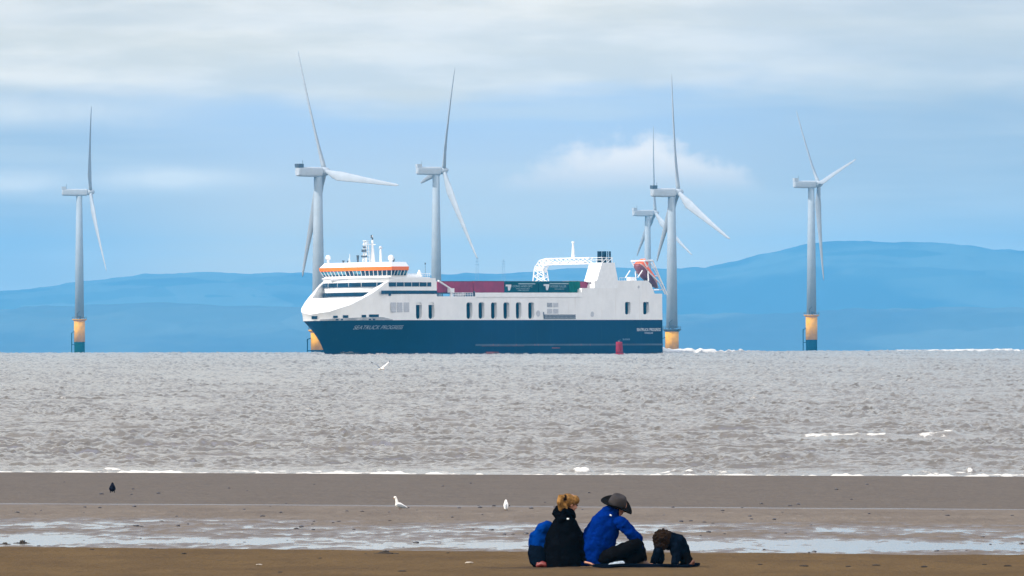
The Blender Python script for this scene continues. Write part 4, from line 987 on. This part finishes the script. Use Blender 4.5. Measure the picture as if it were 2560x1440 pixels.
MB().loft([p(1412.5, 1237, -0.07), p(1413, 1246, -0.085)], [0.022, 0.022], 8, (0, 1, 0), roundcap=0.6).build('hair_tie', M_BROWN, e, True)
tr = MB(); tr.loft([p(1404, 1402, 0.05), p(1385, 1404, 0.35), p(1400, 1410, 0.62)], [0.095, 0.08, 0.06], 12, (0, 0, 1), roundcap=0.8); tr.loft([p(1416, 1402, 0.05), p(1440, 1402, 0.35), p(1410, 1410, 0.58)], [0.095, 0.08, 0.06], 12, (0, 0, 1), roundcap=0.8)
tr.fuse('trousers', M_TROU, e, 0.013, 5)
MB().ball(p(1420, 1295, -0.098), (0.017, 0.008, 0.012), 10, 6).build('badge', M_LOGO, e, True)

# man in royal blue with a wide-brimmed hat, leaning over his crossed legs
e, p = person(1510, 'man in a royal blue jacket and wide-brimmed grey hat sitting cross-legged')
jk = MB()
jk.loft([p(1490, 1412, 0.05), p(1489, 1392, 0.05), p(1493, 1365, 0.04), p(1502, 1338, 0.04), p(1514, 1312, 0.04), p(1524, 1292, 0.05), p(1533, 1276, 0.06)], [(0.200, 0.17), (0.215, 0.18), (0.208, 0.17), (0.206, 0.165), (0.19, 0.155), (0.150, 0.13), (0.078, 0.08)], 20, (0, 1, 0))
jk.loft([p(1549, 1304, -0.05), p(1560, 1313, -0.08), p(1577, 1334, -0.10), p(1590, 1349, -0.06)], [0.080, 0.076, 0.066, 0.055], 12, (0, 1, 0), roundcap=0.8)
jk.loft([p(1552, 1306, 0.12), p(1578, 1330, 0.2), p(1598, 1350, 0.25)], [0.08, 0.07, 0.055], 12, (0, 1, 0), roundcap=0.8)
jk.loft([p(1590, 1349, -0.06), p(1598, 1372, 0.03), p(1604, 1388, 0.1)], [0.055, 0.05, 0.042], 10, (0, 1, 0), roundcap=0.5)
jk.loft([p(1512, 1279, 0.02), p(1525, 1273, 0.02), p(1541, 1278, 0.03)], [(0.05, 0.06), (0.06, 0.07), (0.045, 0.06)], 12, (0, 1, 0), roundcap=0.7)
jk.fuse('jacket', M_BLUE, e, 0.009, 3, 0.042, 0.085)
bd = MB(); bd.loft([p(1515, 1310, 0.05), p(1528, 1288, 0.05), p(1539, 1274, 0.05), p(1543, 1266, 0.05)], [(0.12, 0.1), (0.09, 0.09), (0.056, 0.056), (0.055, 0.055)], 12, (0, 1, 0))
hd = head(bd, p(1546, 1264, 0.05), (0.88, 0.15, -0.5), (0.48, 0.05, 0.9), 1.04)
hand(bd, p(1606, 1390, 0.12), (0.4, 0.5, -0.8), (-0.4, 0.6, 0), (-0.9, 0, -0.3))
bd.fuse('body', M_SKIN, e, 0.006, 2)
eyes(hd, e, 1.04)
MB().ball(p(1540, 1264, 0.045), (0.085, 0.088, 0.07), 16, 10, Matrix.Rotation(R(25), 3, 'Y')).build('hair', M_BROWN, e, True)
# hat: crown and a brim that curls, tipped forward and down to the right
til = Matrix.Rotation(R(19), 3, 'Y') @ Matrix.Rotation(R(22), 3, 'X')
ctr = p(1543.5, 1260, 0.05)
cr = []
for z, rx, ry in ((0.0, 0.116, 0.124), (0.035, 0.112, 0.12), (0.075, 0.102, 0.11), (0.106, 0.086, 0.092), (0.120, 0.058, 0.062), (0.112, 0.02, 0.03)):
    cr.append([ctr + til @ Vector((rx * math.cos(a), ry * math.sin(a), z)) for a in [2 * math.pi * k / 24 for k in range(24)]])
hat = MB().rings(cr).build('hat_crown', M_FELT, e, True)
br_ = []
for r_, dz in ((0.094, 0.006), (0.12, 0.0), (0.155, -0.004), (0.186, 0.004), (0.205, 0.016), (0.205, 0.010), (0.186, -0.004), (0.155, -0.013), (0.12, -0.009), (0.094, -0.004)):
    br_.append([ctr + til @ Vector((r_ * 1.02 * math.cos(a), r_ * 0.92 * math.sin(a), dz - (0.07 * max(0, math.cos(a)) ** 2 + 0.03 * max(0, -math.cos(a))) * ((r_ - 0.094) / 0.11) ** 1.4 + 0.028 * math.sin(a) ** 2 * ((r_ - 0.094) / 0.11))) for a in [2 * math.pi * k / 36 for k in range(36)]])
MB().rings(br_, False).build('hat_brim', M_FELT2, e, True)
tr = MB()
tr.loft([p(1492, 1402, 0.0), p(1540, 1382, -0.14), p(1594, 1360, -0.10)], [0.10, 0.095, 0.076], 14, (0, 0, 1), roundcap=0.8)
tr.loft([p(1594, 1362, -0.10), p(1604, 1384, -0.04), p(1570, 1408, -0.06), p(1545, 1411, -0.1)], [0.074, 0.068, 0.058, 0.045], 12, (0, 0, 1), roundcap=0.8)
tr.loft([p(1495, 1402, 0.12), p(1550, 1380, 0.26), p(1596, 1362, 0.26)], [0.10, 0.09, 0.075], 12, (0, 0, 1), roundcap=0.8)
tr.loft([p(1596, 1362, 0.26), p(1606, 1392, 0.2), p(1606, 1408, 0.14)], [0.074, 0.06, 0.05], 12, (0, 0, 1), roundcap=0.8)
tr.loft([p(1560, 1395, 0.05), p(1600, 1392, 0.08)], [0.09, 0.075], 12, (0, 0, 1), roundcap=0.8)
tr.fuse('trousers', M_TROU, e, 0.010, 3, 0.034, 0.08)
sh = MB(); sh.loft([p(1555, 1408, -0.24), p(1540, 1409, -0.26), p(1526, 1411, -0.27)], [(0.045, 0.033), (0.045, 0.032), (0.036, 0.022)], 12, (0, 0, 1), roundcap=0.9); so = sh.build('shoe', M_SHOE, e, True)
MB().box(p(1540, 1416, -0.26), (0.17, 0.08, 0.012)).build('sole', M_SHOE2, so)
sh = MB(); sh.loft([p(1598, 1408, 0.14), p(1612, 1410, 0.1), p(1622, 1413, 0.05)], [(0.045, 0.04), (0.045, 0.035), (0.035, 0.022)], 12, (0, 0, 1), roundcap=0.9); sh.build('shoe', M_BOOT, e, True)
MB().ball(p(1527, 1288, -0.105), (0.017, 0.008, 0.010), 10, 6, Matrix.Rotation(R(30), 3, 'Y')).build('badge', M_LOGO, e, True)

# child in a bright blue hooded jacket, half hidden by the woman
e, p = person(1357, 'child in a bright blue hooded jacket half hidden behind the woman')
jk = MB()
jk.loft([p(1354, 1372, 0.34), p(1355, 1350, 0.34), p(1357, 1333, 0.34), p(1359, 1322, 0.35)], [(0.150, 0.12), (0.146, 0.115), (0.125, 0.1), (0.08, 0.08)], 18, (0, 1, 0))
jk.ball(p(1362, 1321, 0.33), (0.125, 0.115, 0.085), 16, 10, Matrix.Rotation(R(-24), 3, 'Y'))
jk.loft([p(1336, 1338, 0.33), p(1330, 1360, 0.35), p(1330, 1376, 0.36)], [0.055, 0.048, 0.045], 12, (0, 1, 0), roundcap=0.7)
jk.fuse('jacket', M_BLU2, e, 0.009, 3, 0.026, 0.06)
lo_ = MB(); lo_.loft([p(1353, 1368, 0.34), p(1350, 1385, 0.33), p(1352, 1402, 0.32), p(1356, 1412, 0.32)], [(0.152, 0.12), (0.156, 0.13), (0.14, 0.13), (0.11, 0.12)], 16, (0, 1, 0), roundcap=0.3)
lo_.loft([p(1329, 1374, 0.36), p(1329, 1390, 0.34), p(1340, 1404, 0.28)], [0.046, 0.042, 0.036], 10, (0, 1, 0), roundcap=0.6)
lo_.fuse('trousers', M_NAVYJ, e, 0.011, 4, 0.01, 0.06)
bd = MB(); bd.loft([p(1358, 1340, 0.34), p(1360, 1318, 0.36)], [(0.08, 0.07), (0.05, 0.05)], 12, (0, 1, 0)); hd = head(bd, p(1365, 1323, 0.37), (0.5, 0.8, -0.5), (0.2, 0.4, 1), 0.74)
hand(bd, p(1346, 1408, 0.22), (0.8, -0.3, -0.3), (0, 0.9, 0.2), (0, 0, 1), 0.9)
bd.fuse('body', M_SKINR, e, 0.006, 2); eyes(hd, e, 0.74)
sh = MB(); sh.loft([p(1346, 1413, 0.12), p(1356, 1409, 0.10), p(1366, 1412, 0.08)], [(0.04, 0.03), (0.045, 0.036), (0.04, 0.03)], 12, (0, 0, 1), roundcap=0.9); sh.build('shoe', mat('red_wellington', (0.15, 0.016, 0.012), 0.5, var=0.2, scale=10), e, True)

# small child crouching on hands and knees at the right
e, p = person(1680, 'small dark-haired child in navy crawling on hands and knees on the sand')
jk = MB()
jk.loft([p(1660, 1362, 0.06), p(1672, 1350, 0.06), p(1690, 1356, 0.10), p(1700, 1374, 0.14), p(1706, 1390, 0.16)], [(0.085, 0.09), (0.115, 0.11), (0.125, 0.125), (0.125, 0.13), (0.105, 0.12)], 18, (0, 1, 0), roundcap=0.4)
jk.loft([p(1650, 1366, 0.0), p(1642, 1384, -0.02), p(1633, 1406, -0.04)], [0.062, 0.055, 0.045], 12, (0, 1, 0), roundcap=0.6)
jk.loft([p(1646, 1372, 0.06), p(1652, 1390, 0.04), p(1650, 1404, 0.03)], [0.06, 0.055, 0.05], 12, (0, 1, 0), roundcap=0.6)
jk.loft([p(1686, 1364, 0.0), p(1690, 1388, -0.05), p(1687, 1408, -0.07)], [0.072, 0.06, 0.05], 12, (0, 1, 0), roundcap=0.6)
jk.fuse('jacket', M_NAVYJ, e, 0.009, 3, 0.03, 0.06)
tr = MB(); tr.loft([p(1704, 1388, 0.14), p(1716, 1394, 0.06), p(1722, 1410, 0.0), p(1706, 1413, 0.1)], [0.085, 0.072, 0.055, 0.045], 12, (0, 1, 0), roundcap=0.6)
tr.loft([p(1704, 1388, 0.24), p(1722, 1400, 0.26), p(1712, 1413, 0.3)], [0.075, 0.06, 0.05], 12, (0, 1, 0), roundcap=0.6)
tr.fuse('trousers', M_TROU, e, 0.011, 4, 0.01, 0.06)
bd = MB(); bd.loft([p(1672, 1356, 0.06), p(1662, 1352, 0.05)], [(0.07, 0.06), (0.05, 0.05)], 12, (0, 1, 0)); hd = head(bd, p(1656, 1349, 0.05), (-0.25, 0.75, -0.62), (-0.1, 0.6, 0.8), 0.92)
hand(bd, p(1630, 1409, -0.05), (-0.5, -0.5, -0.3), (0.8, -0.2, 0), (0, 0, 1), 0.75); hand(bd, p(1690, 1411, -0.08), (0.6, -0.5, -0.3), (-0.8, -0.2, 0), (0, 0, 1), 0.75)
bd.fuse('body', M_SKIN, e, 0.006, 2); eyes(hd, e, 0.92)
hr = MB(); hr.ball(p(1656, 1347, 0.02), (0.122, 0.105, 0.122), 18, 12); hr.ball(p(1652, 1362, 0.0), (0.09, 0.08, 0.07), 14, 9); hr.ball(p(1668, 1338, 0.02), (0.07, 0.08, 0.06), 12, 8); hr.fuse('hair', M_BROWN, e, 0.007, 2, 0.045, 0.025)
sh = MB(); sh.loft([p(1724, 1414, 0.0), p(1730, 1411, -0.05), p(1733, 1404, -0.06)], [(0.03, 0.025), (0.032, 0.026), (0.026, 0.02)], 10, (0, 0, 1), roundcap=0.9); sh.build('shoe', mat('brown_child_shoe', (0.10, 0.035, 0.02), 0.7), e, True)

# dark rug under the group
w_ = at(1600, 1418, 214.0)
rug = MB(); ru = []
n_ = 48
for lay, dz in ((0, 0.03), (1, 0.0)):
    ring = []
    for k in range(n_):
        a = 2 * math.pi * k / n_; rr_ = 1 + 0.10 * math.sin(3 * a + 1) + 0.05 * math.sin(7 * a)
        x = 0.66 * rr_ * math.copysign(abs(math.cos(a)) ** 0.6, math.cos(a)); y = 0.45 * math.copysign(abs(math.sin(a)) ** 0.6, math.sin(a))
        ring.append(Vector((x, y + 0.05, beach_at(w_.x + x, 214 + y) - beach_at(w_.x, 214) + dz + 0.006 + 0.010 * math.sin(9 * x + 5 * y))))
    ru.append(ring)
rug.rings(ru)
rg = rug.build('rug', M_NAVYJ, None, False); rg.location = (w_.x, 214, beach_at(w_.x, 214.0)); tag(rg, 'dark navy rug spread on the sand under the man and the crawling child', 'rug')

# ------------------------------------------------------------------ birds
M_GW = mat('white_feathers', (0.74, 0.72, 0.68), 0.8, var=0.08, scale=30)
M_GG = mat('grey_wing_feathers', (0.20, 0.22, 0.24), 0.8, var=0.2, scale=30)
M_GB = mat('black_wing_tips', (0.012, 0.012, 0.018), 0.7)
M_CROW = mat('black_crow_feathers', (0.002, 0.003, 0.009), 0.8, spec=0.05, var=0.3, scale=25)
M_BEAK = mat('orange_beak', (0.35, 0.12, 0.03), 0.6)
M_LEG = mat('dull_red_leg', (0.14, 0.06, 0.04), 0.7)
def ground_hit(u, v, guess):
    d = guess
    for _ in range(60):
        p_ = at(u, v, d); h_ = p_.z - beach_at(p_.x, d); d += max(-6, min(6, h_ / ((v - 834.7) * K) * 0.35))
    return d
# gull standing side-on, facing left
D = ground_hit(1000, 1275, 345); w_ = at(1000, 1275, D); s = (K * D) / 0.0085
e = thing('gull', (w_.x, D, beach_at(w_.x, D)), 'white and grey gull standing side-on at the edge of the wet sand bar', 'bird', 'gulls on the beach')
q_ = K * D
def g(u, v, y=0.0): return Vector(((u - 1000) * q_, y, (1275 - v) * q_))
bd = MB(); bd.loft([g(990, 1263), g(994, 1262), g(1000, 1263.5), g(1008, 1266.5), g(1015, 1268.5), g(1019, 1269)], [(0.02, 0.025), (0.045, 0.05), (0.052, 0.055), (0.042, 0.04), (0.024, 0.02), (0.015, 0.008)], 14, (0, 0, 1), roundcap=0.8)
bd.loft([g(993, 1262), g(992.5, 1255), g(990.5, 1247), g(988.5, 1243.5)], [0.04, 0.030, 0.022, 0.022], 12, (0, 1, 0), roundcap=0.5); bd.ball(g(988, 1243.5), (0.032, 0.024, 0.024), 12, 8)
bd.fuse('body', M_GW, e, 0.006, 2)
for sy in (-1, 1): MB().loft([g(994, 1262.5, sy * 0.05), g(1002, 1265, sy * 0.056), g(1011, 1268, sy * 0.04), g(1016, 1269, sy * 0.02)], [(0.012, 0.028), (0.014, 0.036), (0.012, 0.024), (0.008, 0.01)], 12, (0, 0, 1), roundcap=0.7).build('wing', M_GG, e, True)
MB().loft([g(1008, 1268.3), g(1016, 1269.4), g(1024, 1269.3)], [(0.03, 0.012), (0.022, 0.011), (0.01, 0.006)], 10, (0, 0, 1)).build('wing_tips', M_GB, e, True)
MB().loft([g(985.8, 1244.2), g(983, 1246.5)], [0.010, 0.003], 8, (0, 1, 0)).build('beak', M_BEAK, e, True)
for k, u in enumerate((998.5, 1002.5)): MB().loft([g(u, 1266.5, -0.015 + 0.03 * k), g(u - 0.4, 1271, -0.015 + 0.03 * k), g(u, 1275, -0.015 + 0.03 * k), g(u - 3, 1275.2, -0.015 + 0.03 * k)], [0.009, 0.006, 0.006, 0.006], 6, (0, 1, 0)).build('leg', M_LEG, e, True)
# gull facing away
D = ground_hit(1265, 1276, 342); w_ = at(1265, 1276, D)
e = thing('gull', (w_.x, D, beach_at(w_.x, D)), 'small pale gull seen end-on, right of the side-on gull', 'bird', 'gulls on the beach'); q_ = K * D
def g(u, v, y=0.0): return Vector(((u - 1265) * q_, y, (1276 - v) * q_))
bd = MB(); bd.loft([g(1265, 1271.5, -0.11), g(1265, 1269, -0.05), g(1265, 1263.5, 0.02), g(1265, 1258, 0.07)], [(0.02, 0.015), (0.05, 0.04), (0.056, 0.05), (0.04, 0.04)], 14, (1, 0, 0), roundcap=0.8); bd.loft([g(1265, 1261, 0.05), g(1265, 1254, 0.08), g(1265, 1251.5, 0.09)], [0.042, 0.028, 0.024], 12, (0, 1, 0), roundcap=0.8)
bd.fuse('body', M_GW, e, 0.006, 2)
MB().loft([g(1265, 1262, -0.03), g(1265, 1267.5, -0.09), g(1265, 1271, -0.15)], [(0.02, 0.02), (0.03, 0.018), (0.012, 0.01)], 10, (1, 0, 0), roundcap=0.7).build('wing', M_GG, e, True)
for sx in (-1, 1): MB().loft([g(1265 + sx * 2.6, 1270), g(1265 + sx * 2.8, 1276)], [0.008, 0.006], 6, (0, 1, 0)).build('leg', M_LEG, e)
MB().loft([g(1265, 1251.5, 0.11), g(1265, 1252, 0.15)], [0.009, 0.003], 6).build('beak', M_BEAK, e)
# crow facing away, far left
D = ground_hit(281, 1232, 410); w_ = at(281, 1232, D)
e = thing('crow', (w_.x, D, beach_at(w_.x, D)), 'black crow standing alone on the dark wet sand', 'bird'); q_ = K * D
def g(u, v, y=0.0): return Vector(((u - 281) * q_, y, (1232 - v) * q_))
bd = MB(); bd.loft([g(281, 1225, -0.13), g(281, 1223, -0.06), g(281, 1218, 0.02), g(281, 1214, 0.06)], [(0.045, 0.02), (0.064, 0.05), (0.066, 0.06), (0.05, 0.05)], 14, (1, 0, 0), roundcap=0.6); bd.loft([g(281, 1216, 0.05), g(281, 1210.5, 0.08), g(281, 1208.5, 0.09)], [0.05, 0.032, 0.028], 12, (0, 1, 0), roundcap=0.8)
bd.fuse('body', M_CROW, e, 0.006, 2)
for sx in (-1, 1):
    MB().loft([g(281 + sx * 4.5, 1217, 0.02), g(281 + sx * 6.0, 1222, -0.04), g(281 + sx * 4.6, 1227, -0.12)], [(0.022, 0.025), (0.024, 0.03), (0.012, 0.012)], 10, (0, 1, 0), roundcap=0.8).build('wing', M_CROW, e, True)
    MB().loft([g(281 + sx * 4, 1225), g(281 + sx * 5, 1229), g(281 + sx * 5, 1232)], [0.014, 0.008, 0.008], 6, (0, 1, 0)).build('leg', M_CROW, e)
MB().loft([g(281, 1208.5, 0.11), g(281, 1209.5, 0.17)], [0.014, 0.004], 6).build('beak', M_CROW, e)
# gull in flight low over the water
D = 900.0; w_ = at(952, 920, D); q_ = K * D
e = thing('gull', w_, 'gull flying low over the sea with raised wings, below the ferry bow', 'bird'); 
def g(u, v, y=0.0): return Vector(((u - 952) * q_, y, (920 - v) * q_))
MB().loft([g(945.5, 923.5, 0.12), g(949, 923, 0.06), g(953, 921.8), g(957, 921.4, -0.08), g(959, 921.8, -0.12)], [(0.03, 0.015), (0.06, 0.05), (0.075, 0.065), (0.06, 0.055), (0.035, 0.035)], 14, (0, 0, 1), roundcap=0.9).build('body', M_GW, e, True)
MB().loft([g(959.4, 922.2, -0.14), g(960.5, 923, -0.2)], [0.016, 0.005], 6).build('beak', M_BEAK, e)
for pts, mt in (([g(952, 921, 0.0), g(946.5, 917, 0.05), g(941, 911.5, 0.1), g(935, 909, 0.15), g(927.5, 905, 0.2)], M_GG), ([g(953, 921, -0.02), g(959, 916, 0.0), g(966, 911, 0.03), g(970, 907, 0.06), g(975.5, 901.5, 0.1)], M_GW)):
    f = MB(); rr = [0.10, 0.13, 0.11, 0.08, 0.015]
    f.rings([[p_ + Vector((0, 1, 0.3)).normalized() * r * math.cos(a) + Vector((0, 0, 1)) * 0.018 * math.sin(a) for a in [2 * math.pi * k / 10 for k in range(10)]] for p_, r in zip(pts, rr)])
    wg = f.build('wing', mt, e, True)
    f = MB(); a_, c_ = pts[-2], pts[-1]; mid_ = a_.lerp(c_, 0.45)
    f.rings([[p_ + Vector((0, 1, 0.3)).normalized() * r * math.cos(a) + Vector((0, 0, 1)) * 0.022 * math.sin(a) for a in [2 * math.pi * k / 10 for k in range(10)]] for p_, r in ((mid_, 0.058), (c_, 0.018))]); f.build('wing_tip', M_GB, wg, True)

# ------------------------------------------------------------------ weed, pebbles and worm casts
M_WEED = mat('dark_wrack', (0.022, 0.014, 0.007), 0.8, var=0.5, scale=12, bump=0.6)
def wrack(u, v, wpx, hpx, guess, label, seed):
    D = ground_hit(u, v, guess); w_ = at(u, v, D); rnd = random.Random(seed); q_ = K * D
    mb = MB()
    for i in range(26):
        x = rnd.gauss(0, wpx * 0.22) * q_; hh = hpx * q_ * math.exp(-(x / (wpx * 0.22 * q_)) ** 2) * rnd.uniform(0.35, 1)
        y = rnd.uniform(-0.08, 0.08); a = rnd.uniform(-0.9, 0.9)
        mb.loft([(x, y, -0.01), (x + 0.3 * hh * math.sin(a), y, hh * 0.6), (x + hh * math.sin(a) * 1.2, y + 0.02, hh * 0.95)], [(0.03, 0.014), (0.024, 0.012), 0.006], 6, (0, 1, 0))
    mb.ball((0, 0, 0), (wpx * 0.33 * q_, 0.09, hpx * q_ * 0.4), 14, 8)
    o = mb.build('seaweed_clump', M_WEED, None, True); o.location = (w_.x, D, beach_at(w_.x, D)); tag(o, label, 'seaweed', 'clumps of wrack along the dry sand')
wrack(54, 1360, 66, 11, 236, 'largest clump of dark wrack, on the sand edge at far left', 1)
wrack(962, 1384, 60, 9, 229, 'low clump of dark wrack left of the seated family', 2)
wrack(12, 1361, 26, 5, 236, 'small scrap of dark wrack left of the largest clump', 3)
M_PEB = mat('wet_dark_pebble', (0.035, 0.030, 0.030), 0.45, var=0.4, scale=8)
pebs = []
for k in range(4):
    bm = bmesh.new(); bmesh.ops.create_icosphere(bm, subdivisions=2, radius=1.0)
    for v in bm.verts: v.co *= 1 + 0.35 * mnoise.noise(v.co * 1.4 + Vector((k * 5, 0, 0))); v.co.z *= 0.6
    me = bpy.data.meshes.new('pebble'); bm.to_mesh(me); bm.free(); me.materials.append(M_PEB); pebs.append(me)
rnd = random.Random(5)
for i in range(130):
    y = rnd.uniform(278, 352) if i < 110 else rnd.uniform(356, 440); x = rnd.uniform(-0.031, 0.031) * y; yy = y - SL * x
    o = bpy.data.objects.new('pebble', pebs[i % 4]); C.objects.link(o)
    s = rnd.choice((0.016, 0.02, 0.024, 0.03, 0.038)); o.scale = (s * rnd.uniform(1, 1.8), s * 1.2, s); o.rotation_euler = (0, 0, rnd.uniform(0, 6))
    o.location = (x, yy, beach_at(x, yy) + s * 0.25)
    tag(o, 'small dark pebble lying on the wet sand', 'pebble', 'pebbles scattered over the wet sand')

M_SHELL = mat('bleached_shell', (0.42, 0.36, 0.28), 0.6)
for (u, v, sz, dark) in ((648, 1413, 0.030, 0), (1172, 1408, 0.034, 0), (460, 1385, 0.032, 1), (230, 1374, 0.022, 1), (378, 1373, 0.026, 1), (800, 1396, 0.02, 1), (1005, 1429, 0.03, 1), (1120, 1383, 0.022, 1), (700, 1431, 0.02, 1), (1900, 1412, 0.022, 1), (2010, 1416, 0.034, 1), (2120, 1417, 0.024, 1), (2190, 1414, 0.03, 1), (2310, 1418, 0.034, 1), (2460, 1412, 0.02, 1), (2520, 1416, 0.034, 1)):
    D = ground_hit(u, v, 220); w_ = at(u, v, D)
    o = bpy.data.objects.new('shell' if not dark else 'weed_scrap', pebs[int(u) % 4].copy()); C.objects.link(o); o.data.materials.clear(); o.data.materials.append(M_SHELL if not dark else M_WEED)
    o.scale = (sz * 1.7, sz, sz * 0.6); o.rotation_euler = (0, 0, u); o.location = (w_.x, D, beach_at(w_.x, D) + sz * 0.2)
    if dark: tag(o, 'small dark scrap of weed lying on the dry tan sand', 'seaweed', 'weed scraps on the dry sand')
    else: tag(o, 'tiny pale shell on the dry sand ' + ('nearer the seated woman' if u > 900 else 'at the left, far from the family'), 'shell', 'shells on the dry sand')

# ------------------------------------------------------------------ haze over the bay
m = bpy.data.materials.new('sea_haze'); m.use_nodes = True; t = m.node_tree; t.nodes.remove(t.nodes['Principled BSDF'])
pv = t.nodes.new('ShaderNodeVolumePrincipled'); t.links.new(pv.outputs[0], t.nodes['Material Output'].inputs['Volume'])
pv.inputs['Color'].default_value = (0.05, 0.53, 1.0, 1); pv.inputs['Density'].default_value = 2.9e-5; pv.inputs['Anisotropy'].default_value = 0.0
hz = MB().box((0, 18000, 35), (72000, 37000, 340)).build('haze', m); tag(hz, kind='stuff')
